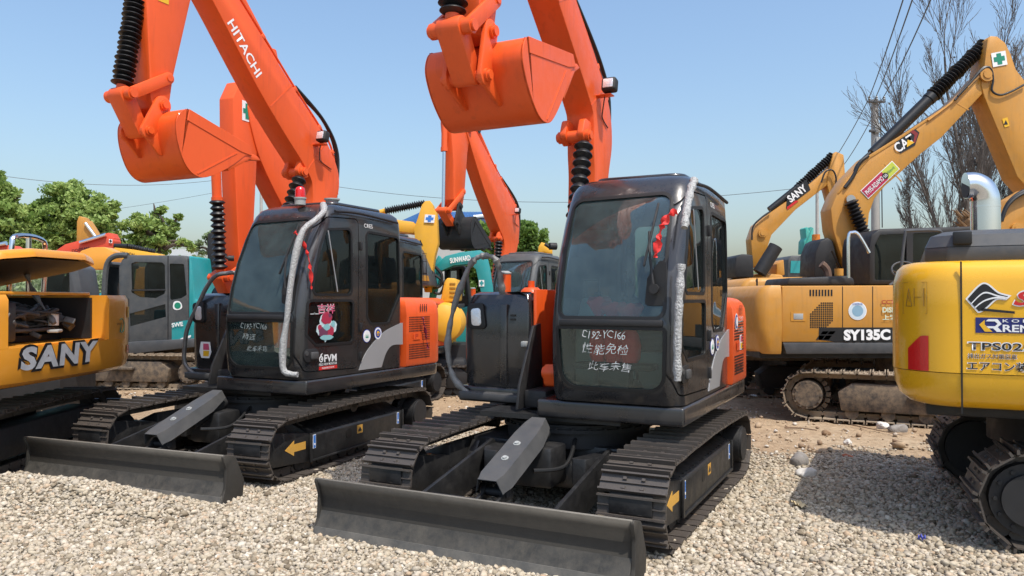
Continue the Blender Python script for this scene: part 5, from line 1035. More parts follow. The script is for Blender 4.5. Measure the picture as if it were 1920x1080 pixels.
# -- tan excavator with the tall boom behind it
d=12.9; t=root_at('excavator','tan excavator whose tall boom bears a black hexagon emblem',1600,d)
g=G(); slab(g,[(1386,560),(1390,534),(1405,521),(1560,518),(1760,518),(1760,655),(1396,655),(1386,620)],d+.3,2.2,.08,ang=10); cw=B(g,'counterweight',TANY,t,ang=45)
g=G(); slab(g,[(1418,522),(1421,522),(1421,654),(1418,654)],d+.296,.01,0); B(g,'panel_gap',GASK,t,cw)
g=G(); slab(g,[(1423,612),(1440,606),(1438,612),(1424,617)],d+.29,.004,0); B(g,'red_stripe',REDV,t,cw)
g=G(); slab(g,[(1527,520),(1529,475),(1538,452),(1552,445),(1563,452),(1569,478),(1569,520)],d+.05,.7,.03,1); B(g,'cab_guard',BKM,t)
bp=[(1590,520),(1574,470),(1562,430),(1558,392),(1570,362),(1590,333),(1628,294),(1684,260),(1735,228),(1792,189),(1834,148),(1842,138),(1852,135),(1858,144),(1852,162),(1842,176),(1766,257),(1727,288),(1692,320),(1660,348),(1640,372),(1630,400),(1626,440),(1632,480),(1640,520)]
bm_=boomset(t,TANY,bp,d,.46)
g=G(); slab(g,[(1658,308),(1660,307),(1692,340),(1690,341)],d-.004,.01,0); slab(g,[(1787,190),(1789,189),(1818,206),(1816,207)],d-.004,.01,0); B(g,'weld_seam',TANY,t,bm_)
g=G(); slab(g,[(1571,362),(1573,363),(1632,296),(1686,262),(1792,191),(1791,188),(1684,257),(1628,292)],d-.012,.015,.002); B(g,'flange',TANY,t,bm_)
arm=[(1846,125),(1849,96),(1852,73),(1858,67),(1870,68),(1885,80),(1895,100),(1905,130),(1922,152),(1945,260),(1960,345),(1936,362),(1908,332),(1846,182),(1840,160)]
am=boomset(t,TANY,arm,d-.02,.42,name='arm'); cross_sign(t,[(1858,100),(1885,95),(1889,121),(1862,126)],d-.03,pa=am)
g=G(); slab(g,[(1879,223),(1889,220),(1893,236),(1884,239)],d-.03,.004,0); ws=B(g,'warning_sticker',YEL,t,am); g=G(); slab(g,[(1882,234),(1886,225),(1890,233)],d-.034,.004,0); B(g,'pictogram',INK,t,ws)
g=G(); slab(g,[(1868,210),(1876,197),(1890,195),(1896,205),(1890,216),(1875,218)],d-.026,.004,0) if False else None
pinf(t,1849,140,d-.03,.12,.04,TANY); pinf(t,1595,374,d,.10,.05,TANY); g=G(); v=at(1595,374,d-.06); g.cyl(v,v+Vector((0,-.02,0)),.075,n=20); B(g,'pin_cap',LGRY,t)
cylset(t,[(1636,289),(1748,180),(1847,82)],d+.2,.10,.125,20)
a,b,c=[at(x,y,d-.12) for x,y in ((1595,376),(1636,478),(1652,520))]; g=G(); bellows(g,a,b,.07,.115,15); B(g,'bellows',RUST if False else RUB,t,ang=50); g=G(); g.cyl(b,c,.11,n=18); B(g,'boom_cylinder',BKM,t)
hose(t,[(1584,352),(1600,330),(1612,305),(1628,292)],d-.02,.03); hose(t,[(1580,356),(1598,336),(1608,310),(1632,286)],d+.05,.03)
hose(t,[(1796,180),(1822,152),(1845,128),(1858,130),(1862,150),(1860,170),(1875,178),(1895,172),(1922,158)],d-.06,.018); hose(t,[(1790,188),(1818,156),(1842,128),(1856,126)],d-.05,.018); hose(t,[(1740,226),(1780,196),(1815,165)],d-.02,.016,TANY,'pipe')
hose(t,[(1586,520),(1572,495),(1560,470)],d-.05,.02)
# emblem and stickers, turned with the boom
ba=at(1684,280,d-.008); bx=(at(1735,247,d)-at(1684,280,d)).normalized(); bz=Vector((-bx.z,0,bx.x))
g=G(); decal(g,[(-.02,-.10),(.26,-.12),(.44,.02),(.40,.15),(.10,.16),(-.02,.06)],at(1684,277,d-.008),bx,bz); em=B(g,'hexagon_emblem',INK,t,bm_)
g=G(); decal(g,[(.28,-.085),(.41,.02),(.375,.115),(.31,.115),(.345,.03),(.25,-.07)],at(1684,277,d-.008),bx,bz,lift=.004); B(g,'emblem_red',mat('dark_red_vinyl',(.22,.02,.02),.4),t,em)
text('lettering','CAT',.165,at(1683.5,287.5,d-.016)-t.location,bx,bz,WHT,em,width=.36,off=.02); g=G(); decal(g,[(.12,-.07),(.27,-.07),(.20,.03)],at(1684,277,d-.008),bx,bz,lift=.012); B(g,'emblem_triangle',YEL,t,em)
sx_=(at(1686,316,d)-at(1628,371,d)); L=sx_.length; sx_.normalize(); sz_=Vector((-sx_.z,0,sx_.x)); o=at(1628,373,d-.008)
g=G(); decal(g,[(0,0),(L*1.02,0),(L*1.02,.19),(0,.19)],o,sx_,sz_,mi=0); decal(g,[(.012,.012),(L*.66,.012),(L*.66,.178),(.012,.178)],o,sx_,sz_,mi=1,lift=.003); decal(g,[(L*.66,.012),(L*1.02-.012,.012),(L*1.02-.012,.178),(L*.66,.178)],o,sx_,sz_,mi=2,lift=.003); decal(g,circ(.055,20,L*.66,.085),o,sx_,sz_,mi=3,lift=.006); st=B(g,'long_sticker',[WHT,mat('crimson_vinyl',(.42,.015,.06),.4),LIMEV,INK],t,bm_)
text('lettering','PH95-RDAMO',.085,o+sx_*.035+sz_*.05-Vector((0,.008,0))-t.location,sx_,sz_,WHT,st,width=L*.54,off=.01); text('lettering','Natural',.05,o+sx_*L*.75+sz_*.07-Vector((0,.008,0))-t.location,sx_,sz_,GRNV,st,width=L*.2); text('lettering','SB',.05,o+sx_*(L*.66-.035)+sz_*.06-Vector((0,.01,0))-t.location,sx_,sz_,WHT,st,width=.07)
crawler(t,(5.3,14.1,0),R(-95),2.2,2.9,.33,.5,36,SHOED,BKM)
# -- small tan excavator further off
d=18; t=root_at('excavator','far tan excavator with a low boom, left of the tall boom',1450,d)
bm_=boomset(t,TANY,[(1412,500),(1408,448),(1417,422),(1447,397),(1504,357),(1552,316),(1561,326),(1550,348),(1492,393),(1447,440),(1437,470),(1426,502)],d,.42)
am=boomset(t,TANY,[(1552,330),(1558,305),(1562,288),(1568,284),(1582,290),(1583,300),(1586,345),(1596,420),(1570,425),(1560,380),(1551,346)],d-.02,.40,name='arm')
cylset(t,[(1443,394),(1498,350),(1562,291)],d+.1,.085,.11,18)
bx=(at(1523,352,d)-at(1475,389,d)); L=bx.length; bx.normalize(); bz=Vector((-bx.z,0,bx.x)); o=at(1474,391,d-.008)
g=G(); decal(g,[(0,0),(L*.95,0),(L*1.05,.25),(L*.30,.25)],o,bx,bz,mi=0); decal(g,[(0,-.04),(L*.45,-.04),(L*.38,.015),(.03,.015)],o,bx,bz,mi=1,lift=.003); st=B(g,'black_band',[INK,REDV],t,bm_); text('lettering','SANY',.18,o+bx*L*.22+bz*.035-Vector((0,.008,0))-t.location,bx,bz,WHT,st,width=L*.66,off=.03)
g=G(); a,b=at(1424,512,d-.3),at(1455,462,d-.3); g.cyl(a,b,.16,n=16); B(g,'boom_cylinder',BKM,t); pinf(t,1429,437,d,.10,.05,TANY)
hose(t,[(1410,450),(1412,425),(1428,408),(1445,396)],d-.05,.02); hose(t,[(1540,342),(1548,322),(1562,320),(1568,340),(1560,362),(1552,372)],d-.1,.02)
g=G(); slab(g,[(1378,500),(1380,482),(1392,476),(1412,478),(1414,520),(1380,520)],d-.5,1.2,.03); B(g,'cab',BKM,t)
g=G(); slab(g,[(1378,560),(1380,524),(1430,512),(1468,515),(1474,530),(1474,560)],d-.2,2,.05); slab(g,[(1456,495),(1470,486),(1472,516),(1456,518)],d,.8,.03); B(g,'body',TANY,t)
g=G(); g.box((at(1430,600,d).x,d+1,.5),(2.6,2.0,1.0),.05); B(g,'undercarriage',BKM,t)
# -- teal machine in the far right distance
d=24; t=root_at('excavator','far teal excavator with an upright arm and an orange beacon, behind the tan ones',1510,d)
g=G(); slab(g,[(1507,476),(1508,452),(1512,446),(1510,428),(1514,425),(1518,434),(1521,425),(1526,428),(1525,445),(1533,450),(1532,474)],d,.5,.02); B(g,'arm',mat('mint_paint',(.03,.36,.30),.45,dust_or_sheen=.2),t)
g=G(); slab(g,[(1476,520),(1478,486),(1484,479),(1528,480),(1530,520)],d-.6,1.4,.04); B(g,'cab',CABG,t); g=G(); slab(g,[(1482,512),(1483,489),(1522,489),(1523,512)],d-.62,.01,0); B(g,'window',TEAL,t)
g=G(); v=at(1530,452,d-.3); g.cyl(v,v+Vector((0,0,.2)),.12,n=14); B(g,'beacon',mat('amber_lens',(.6,.18,.02),.3),t); g=G(); g.box((at(1505,560,d).x,d,.8),(1.8,1.6,1.5),.05); B(g,'body',TEAL,t)
# ---------------------------------------------------------------- left and centre background
d=14; t=root_at('excavator','grey-cabbed teal excavator standing side-on behind the open hood',290,d)
side=[(222,655),(222,500),(228,486),(240,478),(346,479),(352,486),(354,560),(354,648),(232,662)]
g=G(); slab(g,side,d,1.15,.03); cm0=g.mesh()
wins=[rpoly([(246,494),(254,491),(304,492),(309,497),(310,545),(308,551),(292,559),(262,557),(247,549)],3),[(243,588),(310,570),(311,594),(244,612)],rpoly([(318,494),(345,495),(350,553),(340,559),(319,563)],3)]
cuts=[G().box((at(287,560,d).x,d+.57,at(287,565,d).z),(1.14,1.03,1.5)),G().box((at(222,560,d).x,d+.57,at(222,540,d).z),(.5,.85,1.0))]+[slab(G(),w,d-.3,.5,0,td=d) for w in wins]
cm_=cutall(cm0,cuts); g=fromme(cm_); cb=B(g,'cab',CABG,t)
for w in wins: g=G(); slab(g,w,d+.015,.006,0); B(g,'side_window',GLD,t,cb)
g=G(); slab(g,[(246,543),(310,542),(310,545),(246,546)],d-.006,.02,.002); slab(g,[(314,480),(316,480),(316,650),(314,650)],d-.003,.02,0); slab(g,[(240,560),(242,560),(242,650),(240,650)],d-.003,.02,0); B(g,'door_trim',BKM,t,cb)
g=G(); v=at(290,572,d+.5); g.box(v+Vector((.1,0,0)),(.12,.5,.8),.05); g.box(v+Vector((-.15,0,-.35)),(.5,.5,.15),.05); B(g,'seat',SEAT,t,cb)
# slanted windscreen frame at its left end
g=G(); a=at(222,655,d);
for dd in (d+.02,d+1.1): g.tube([at(218,640,dd),at(197,600,dd),at(196,540,dd),at(201,495,dd),at(216,480,dd),at(240,479,dd)],.05,8,smooth=4)
g.tube([at(201,495,d+.02),at(201,495,d+.02)+Vector((0,1.1,0))],.05,8,smooth=0); g.tube([at(197,600,d+.02),at(197,600,d+.02)+Vector((0,1.1,0))],.05,8,smooth=0); B(g,'windscreen_frame',CABG,t,cb)
g=G(); q=[at(215,640,d+.04),at(198,600,d+.04),at(197,540,d+.04),at(202,495,d+.04)]; g.add(q+[p+Vector((0,1.08,0)) for p in q],[(i,i+1,i+5,i+4) for i in range(3)]); B(g,'windscreen',GL,t,cb)
g=G(); slab(g,[(354,479),(358,482),(364,530),(366,562),(378,566),(384,580),(382,620),(374,642),(354,650)],d,2.0,.06); hb=B(g,'engine_cover',TEAL,t)
g=G(); slab(g,[(322,654),(322,606),(345,601),(356,600),(356,648)],d-.008,.008,0); tp=B(g,'teal_panel',TEAL,t,cb); wtext('lettering','SWE',(323,614),(344,611),8,d-.015,WHT,t,tp,off=.03)
g=G(); slab(g,[(322,648),(340,634),(358,628),(358,632),(342,639),(328,650)],d-.012,.003,0); B(g,'white_swoosh',WHT,t,tp); g=G(); slab(g,[(322,653),(334,640),(345,634),(330,651)],d-.014,.003,0); B(g,'orange_swoosh',mat('dull_orange_vinyl',(.5,.16,.06),.4),t,tp)
g=G(); c=at(333,573,d-.006); g.prism([(c.x+a,c.z+b) for a,b in smooth2([(-.08,-.05),(0,-.08),(.08,-.04),(.06,.05),(0,.085),(-.07,.06)],4,True)],'y',c.y,c.y+.004); e=B(g,'round_emblem',WHT,t,cb); g=G(); g.prism([(c.x+a,c.z+b) for a,b in circ(.058,20)],'y',c.y-.003,c.y); B(g,'emblem_centre',GRNV,t,e)
g=G(); slab(g,[(228,642),(374,634),(374,650),(230,666)],d-.05,1.8,.02); B(g,'deck',GRY,t)
crawler(t,(at(262,600,d).x,d+.95,0),R(90-10),1.7,2.4,.30,.45,38,SHOED,FRD)
boomset(t,TEAL,[(222,560),(205,545),(190,548),(170,560),(160,590),(168,640),(188,650),(200,620)],d+.4,.35,1)
# -- further row on the left: booms and arms, one machine each
def far(label,px,d,paint,boom,arm=None,body=None,cyl=None,txt=None,rod=None,name='excavator'):
    t=root_at(name,label,px,d); bm_=None
    if boom: bm_=boomset(t,paint,boom,d,.4)
    if arm: boomset(t,paint,arm,d+.05,.36,name='arm')
    if cyl: cylset(t,cyl[0],d+.1,cyl[1],None,12,bar=cyl[2] if len(cyl)>2 else RUB)
    if rod: g=G(); g.cyl(at(*rod[0],d-.05),at(*rod[1],d-.05),.05,n=10); B(g,'cylinder_rod',CHR,t)
    if txt: wtext('lettering',txt[0],txt[1],txt[2],txt[3],d-.01,txt[4],t,bm_,off=.02)
    if body is not None:
        g=G(); slab(g,body,d+.5,1.8,.05); B(g,'body',paint,t)
    xx=at(px,600,d).x; g=G(); g.box((xx,d+1.2,.9),(2.2,1.8,.9),.08); B(g,'house',paint,t) if body is None else None
    g=G(); 
    for s in (-.85,.85): g.prism(rpoly([(-1.4,.02),(1.4,.02),(1.6,.35),(1.4,.68),(-1.4,.68),(-1.6,.35)],.1),'x',xx+s-.22,xx+s+.22,.02,M=Matrix.Translation((0,d+1.2,0)))
    B(g,'undercarriage',BKM,t); return t
t=far('red-orange excavator with a low boom in the left distance, beyond the chrome rail',160,20,ORR,[(100,505),(104,470),(122,458),(152,450),(185,444),(200,437),(206,437),(213,452),(210,468),(190,472),(150,482),(128,488),(118,505)],arm=[(196,440),(203,436),(213,446),(212,470),(195,490),(180,488)],txt=('DOOSAN',(136,474),(168,468),6,INK),rod=((150,455),(198,440)))
cross_sign(t,[(204.5,448),(211,449),(210.5,456),(204,455)],19.97,bg=WHT,fg=INK)
t=far('ochre excavator whose raised arm stands against the left trees',160,24,TANY,[(150,450),(156,425),(160,412),(168,424),(186,455),(195,470),(180,475)],arm=[(143,470),(144,415),(148,405),(156,408),(161,422),(158,432),(158,470)],rod=((160,418),(188,456)))
t=far('amber excavator with a rounded boom behind the grey cab',180,17,SANYY,[(134,505),(140,485),(152,470),(170,464),(195,463),(212,472),(212,492),(200,505)],body=[(236,600),(236,500),(300,500),(300,600)])
t=far('yellow excavator with a long thin boom reaching right, in front of the left trees',250,19,YELM,[(205,482),(214,464),(250,468),(296,476),(300,484),(290,492),(250,490),(225,496)],cyl=[[(215,461),(240,462),(290,473)],.06],txt=('HYUNDAI',(226,476),(252,480),5,INK))
t=far('bright red excavator boom at the far left edge',15,18,ORR,[(-40,500),(-30,470),(-5,458),(18,460),(30,468),(28,482),(0,486),(-20,500)],rod=((-20,462),(12,456)))
t=root_at('excavator','teal excavator with a white lettered boom between the grey cab and the red-beacon cab',385,17); bm_=boomset(t,TEAL,[(356,560),(355,500),(362,489),(385,494),(400,498),(402,512),(388,516),(372,518),(374,560)],17,.4); wtext('lettering','SUNWARD',(358,506),(380,510),6,16.98,WHT,t,bm_,off=.03); g=G(); slab(g,[(350,600),(352,530),(372,528),(374,600)],17.2,1.6,.05); B(g,'body',TEAL,t); g=G(); g.box((at(365,600,17).x,18.3,.45),(2.4,2,.9),.05); B(g,'undercarriage',BKM,t)
d=15.5; t=root_at('excavator','yellow excavator with a dark cab guard, between the teal rear and the red-beacon cab',395,d)
g=G(); slab(g,[(372,620),(374,545),(382,532),(410,530),(425,535),(425,620)],d,1.8,.06); bd=B(g,'body',YELM,t); wtext('lettering','KOMA',(377,566),(397,566),8,d-.01,BKM,t,bd,off=.02)
g=G(); slab(g,[(390,512),(388,470),(389,440),(394,436),(428,434),(430,512)],d-.6,.7,.02); cm0=g.mesh(); cut=G(); slab(cut,[(408,474),(408,458),(424,457),(424,474)],d-1,2,0,td=d-.6); cm_=boolop(cm0,cut.mesh(),'DIFFERENCE'); g=G(); g.v=[tuple(v.co) for v in cm_.vertices]; g.f=[tuple(p.vertices) for p in cm_.polygons]; g.m=[0]*len(g.f); cg=B(g,'cab_guard',BKM,t); g=G(); v=at(409,448,d-.6); g.tube([v+Vector((.045*math.cos(a),-.02,.045*math.sin(a))) for a in np.linspace(0,6.28,16)],.012,6,smooth=0); B(g,'lamp_ring',GRY,t,cg)
g=G(); g.box((at(398,600,d).x,d+1,.45),(2.2,2,.9),.05); B(g,'undercarriage',BKM,t)
# -- centre: yellow machine with blue-cross sign and a grey louvred hood
d=13.6; t=root_at('excavator','yellow excavator with a blue-cross sign on its arm and a grey louvred hood',770,d)
bm_=boomset(t,YELM,[(690,410),(705,408),(745,412),(775,416),(782,428),(776,438),(745,434),(720,430),(700,428),(690,426)],d+.5,.4)
am=boomset(t,YELM,[(776,428),(783,410),(791,384),(797,377),(806,376),(811,383),(812,391),(818,397),(821,455),(815,478),(809,520),(806,548),(796,548),(789,500),(782,472),(778,448)],d+.4,.36,name='arm',bev=.006)
cross_sign(t,[(797,402),(816,403),(814,418),(795,417)],d+.38,fg=SKYV,pa=am)
g=G(); slab(g,[(783,460),(793,460),(788,449)],d+.39,.005,0); B(g,'warning_triangle',INK,t,am)
cylset(t,[(702,401),(722,396),(797,381)],d+.6,.05,.075,18,bar=YELM)
g=G(); slab(g,[(742,460),(746,455),(770,456),(782,462),(800,505),(806,536),(742,540)],d-.5,1.5,.03); hd=B(g,'engine_hood',GRY,t)
g=G(); slab(g,[(774,477),(790,480),(793,486),(776,485)],d-.504,.01,0); slab(g,[(776,514),(803,517),(805,527),(777,526)],d-.504,.01,0); B(g,'louvre',mat('ochre_mesh',(.40,.22,.03),.6),t,hd)
g=G()
for a in range(5): slab(g,[(774+a*6,477),(775+a*6,477),(777+a*6,527),(776+a*6,527)],d-.506,.008,0)
for y in (474,489,511,530): slab(g,[(770,y),(800,y+1),(800,y+2),(770,y+1)],d-.506,.008,0)
B(g,'hood_rib',BKM,t,hd)
g=G(); g.box((at(760,600,d).x,d+.6,1.05),(1.6,2.0,.9),.08); B(g,'body',YELM,t); g=G(); g.box((at(760,600,d).x,d+.6,.35),(2.2,2.4,.6),.08); B(g,'undercarriage',BKM,t); hose(t,[(800,540),(796,520),(806,508),(812,512)],d+.37,.02)
# -- centre: teal boom with white lettering
d=14.5; t=root_at('excavator','teal excavator with a white lettered arched boom in the gap between the two front machines',870,d)
bm_=boomset(t,TEAL,[(818,512),(820,494),(835,480),(862,473),(900,469),(912,476),(918,500),(924,540),(926,600),(904,600),(902,550),(892,505),(880,495),(850,498),(832,506)],d,.4)
am=boomset(t,TEAL,[(810,520),(816,490),(822,478),(832,490),(826,510),(818,545),(812,570),(803,568)],d+.05,.35,name='arm')
wtext('lettering','SUNWARD',(844.5,494),(883,488),10,d-.01,WHT,t,bm_,off=.03); cross_sign(t,[(898,525),(908,525),(908,537),(898,537)],d-.01,bg=WHT,fg=TEAL,pa=bm_)
hose(t,[(816,500),(828,515),(826,535),(812,540)],d-.1,.03); hose(t,[(815,515),(832,530),(826,550),(813,548)],d-.1,.025)
g=G(); slab(g,[(832,575),(833,500),(838,494),(866,494),(872,500),(880,575)],d+.5,1.1,.03); cm0=g.mesh(); cut=G(); slab(cut,[(836,555),(837,504),(856,504),(857,555)],d+.2,2,0,td=d+.5); slab(cut,[(861,555),(861,504),(866,504),(873,555)],d+.2,2,0,td=d+.5); cm_=boolop(cm0,cut.mesh(),'DIFFERENCE'); g=G(); g.v=[tuple(v.co) for v in cm_.vertices]; g.f=[tuple(p.vertices) for p in cm_.polygons]; g.m=[0]*len(g.f); cb=B(g,'cab',BKM,t)
g=G(); slab(g,[(836,555),(837,504),(866,504),(873,555)],d+.55,.006,0); B(g,'window',GL,t,cb)
g=G(); slab(g,[(832,660),(832,575),(930,575),(930,660)],d+.4,1.5,.05); B(g,'body',TEAL,t); g=G(); g.box((at(880,600,d).x,d+1,.3),(2.2,2,.6),.05); B(g,'undercarriage',BKM,t)
# -- centre: small yellow machine in the gap
d=13; t=root_at('excavator','small yellow excavator with a louvred side in the gap between the two front machines',845,d)
g=G(); slab(g,[(826,562),(833,528),(838,521),(855,522),(858,540),(858,565),(826,568)],d+.2,1.2,.03); bd=B(g,'engine_cover',YELM,t)
g=G()
for i in range(4): slab(g,[(843,530+i*8),(854,530+i*8),(854,534+i*8),(843,534+i*8)],d+.19,.02,.003)
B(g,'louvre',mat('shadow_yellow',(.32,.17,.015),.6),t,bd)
g=G(); v=at(832,605,d-.2); ring=[]
g.lathe([(0,.18),(.06,.30),(.25,.335),(.75,.335),(.94,.30),(1,.18)],v+Vector((0,-.2,0)),v+Vector((0,.9,0)),32); B(g,'counterweight',YELM,t,ang=50)
g=G(); slab(g,[(820,572),(862,570),(862,578),(820,580)],d,1.4,.01); B(g,'deck',BKM,t)
crawler(t,(at(842,600,d).x,d+.7,0),R(80),1.3,1.7,.24,.35,30,SHOE,BKM)
g=G(); g.box((at(850,600,d).x+.2,d-1.9,.22),(1.3,.5,.42),.03) if False else None
# -- tiny yellow arm above the ivy
d=11.2; t=root_at('excavator','blue-grey cab of an excavator showing between the open hood and the grey-cabbed one',150,d)
g=G(); slab(g,[(78,600),(78,505),(86,494),(132,493),(146,502),(153,545),(156,600)],d,.5,.03); cm0=g.mesh(); cm_=cutall(cm0,[slab(G(),rpoly([(84,590),(84,506),(92,500),(124,500),(130,512),(132,590)],3),d-.4,2,0,td=d)]); cb=B(fromme(cm_),'cab',GRY,t)
g=G(); slab(g,[(84,590),(84,506),(92,500),(124,500),(130,512),(132,590)],d+.03,.006,0); B(g,'window',GL,t,cb); hose(t,[(122,560),(122,540),(126,524),(132,519)],d+.4,.05,RUST,'exhaust',5)
g=G(); slab(g,[(0,650),(0,590),(120,590),(120,650)],d-.02,.9,.04); B(g,'body',TEAL,t); g=G(); g.box((at(30,600,d).x,d+.5,.40),(1.3,1.0,.8),.06); B(g,'undercarriage',BKM,t)
t=far('yellow excavator arm peeping over beside the ivy wall',1018,26,YELM,[(1009,475),(1010,462),(1015,454),(1022,456),(1036,468),(1036,476),(1020,472)],body=[(1000,560),(1000,500),(1040,500),(1040,560)])
# ---------------------------------------------------------------- trees, buildings, poles and wires
def leafmat(name,c0,c1):
    m=bpy.data.materials.new(name); m.use_nodes=True; n=m.node_tree; N=n.nodes; L=n.links; p=N['Principled BSDF']; p.inputs['Roughness'].default_value=.55; p.inputs['Specular IOR Level'].default_value=.3
    a=N.new('ShaderNodeAttribute'); a.attribute_name='tint'; x=N.new('ShaderNodeMix'); x.data_type='RGBA'; L.new(a.outputs['Fac'],x.inputs[0]); x.inputs[6].default_value=(*c0,1); x.inputs[7].default_value=(*c1,1); L.new(x.outputs[2],p.inputs['Base Color'])
    t=N.new('ShaderNodeBsdfTranslucent'); L.new(x.outputs[2],t.inputs[0]); s=N.new('ShaderNodeMixShader'); s.inputs[0].default_value=.4; L.new(p.outputs[0],s.inputs[1]); L.new(t.outputs[0],s.inputs[2]); L.new(s.outputs[0],N['Material Output'].inputs[0]); return m
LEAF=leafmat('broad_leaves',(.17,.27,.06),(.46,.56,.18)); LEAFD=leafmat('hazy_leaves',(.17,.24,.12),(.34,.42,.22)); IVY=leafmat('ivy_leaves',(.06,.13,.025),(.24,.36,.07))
BARK=mat('bark',(.075,.058,.045),.9,var=.3,bump=.5,bscale=20); BARKG=mat('grey_bark',(.15,.13,.115),.9,var=.3,bump=.5,bscale=20)
def leafmesh(name,cent,size,tint,m,parent=None,loc=(0,0,0)):
    n=len(cent); th=rng.uniform(0,6.28,n); nz=rng.normal(0,1,(n,3))+np.array([.05,-.25,.55]); nz/=np.linalg.norm(nz,axis=1)[:,None]
    u=np.cross(nz,rng.normal(0,1,(n,3))); u/=np.linalg.norm(u,axis=1)[:,None]+1e-9; v=np.cross(nz,u); s=size[:,None]
    q=np.stack([cent-u*s,cent-v*s*.55,cent+u*s,cent+v*s*.55],1).reshape(-1,3)-np.array(loc); F=np.arange(n*4).reshape(n,4)
    me=bpy.data.meshes.new(name); me.vertices.add(n*4); me.vertices.foreach_set('co',q.ravel()); me.loops.add(n*4); me.loops.foreach_set('vertex_index',F.ravel().astype(np.int32)); me.polygons.add(n); me.polygons.foreach_set('loop_start',(np.arange(n)*4).astype(np.int32)); me.update(calc_edges=True)
    a=me.attributes.new('tint','FLOAT','POINT'); a.data.foreach_set('value',np.repeat(tint,4).astype(np.float32)); return link(me,name,m,parent,None)
def tree(label,base,d,blobs,m=LEAF,dens=1.3,lf=.125,depth=1.0,sparse=()):
    """blobs: crown masses as (px,py,radius px) on the photo, spread in depth about d"""
    b=at(base,560,d); root=thing('broadleaf_tree',label,'tree',(b.x,d,0),0,'green trees on the left skyline'); rs=np.random.default_rng(int(base)+900)
    C=[];S=[];T=[];cent=[]
    k=d/1450
    for px,py,r in blobs:
        for dep in ((-.5,.5) if r>25 else (0,)):
            o=at(px,py,d); c0=np.array([o.x,o.y+dep*r*k*depth,o.z]); R_=r*k; cent.append((c0,R_))
            nc=max(3,int((r/7)**2*.62))
            for _ in range(nc):
                v=rs.normal(0,1,3); v/=np.linalg.norm(v); cc=c0+v*R_*rs.uniform(.45,1.02)**.6*np.array([1,1,.85]); rc=rs.uniform(.22,.52)*min(1,R_/1.2+.3)
                n=int(rs.uniform(45,95)*dens); w=rs.normal(0,1,(n,3)); w/=np.linalg.norm(w,axis=1)[:,None]; p=cc+w*(rs.random((n,1))**.45)*rc*np.array([1.15,1.15,.7])
                C.append(p); S.append(rs.uniform(.55,1.25,n)*lf); T.append(np.clip(rs.uniform(0,.75)+rs.normal(0,.16,n),0,1))
    leafmesh('crown',np.concatenate(C),np.concatenate(S),np.concatenate(T),m,root,root.location)
    g=G(); top=Vector((b.x,d,max(2.2,min(c[0][2]-c[1] for c in cent)+.6))); g.tube([(b.x,d,0),(b.x+.1,d,top.z*.5),top],lambda q:.26-.10*q,10,smooth=3)
    for c,R_ in cent:
        e=Vector(c); mid=top.lerp(e,.5)+Vector((rs.uniform(-.3,.3),rs.uniform(-.3,.3),.2)); g.tube([top-Vector((0,0,.3)),mid,e,e+Vector((rs.uniform(-.5,.5),0,R_*.7))],lambda q:.12*(1-q)+.02,6,smooth=3)
    W_(g,root).build('trunk',BARK,root); return root
tree('green tree cut by the left edge of the photo',-30,36,[(-18,345,34),(-2,372,28),(8,402,34),(-40,420,60),(14,440,36),(-20,470,40),(22,380,16)])
tree('tallest broad green tree, behind the open hood',130,40,[(135,362,26),(112,380,30),(160,378,28),(88,392,24),(60,398,24),(188,396,24),(208,385,10),(130,405,44),(60,430,40),(95,440,40),(165,425,40),(195,430,26),(130,455,40),(40,405,24),(212,400,8)])
tree('mid-height green tree with a thin right side, between the tall one and the red-beacon cab',285,42,[(290,393,17),(268,412,22),(305,412,18),(248,432,24),(285,435,32),(318,440,14),(235,455,22),(270,462,28),(310,462,20),(342,453,8),(333,408,5),(328,425,7),(352,462,8)])
tree('low hazy green tree just left of the red-beacon cab',405,58,[(402,440,13),(385,455,14),(415,452,14),(372,465,10),(430,462,16),(395,472,18)],m=LEAFD,lf=.2)
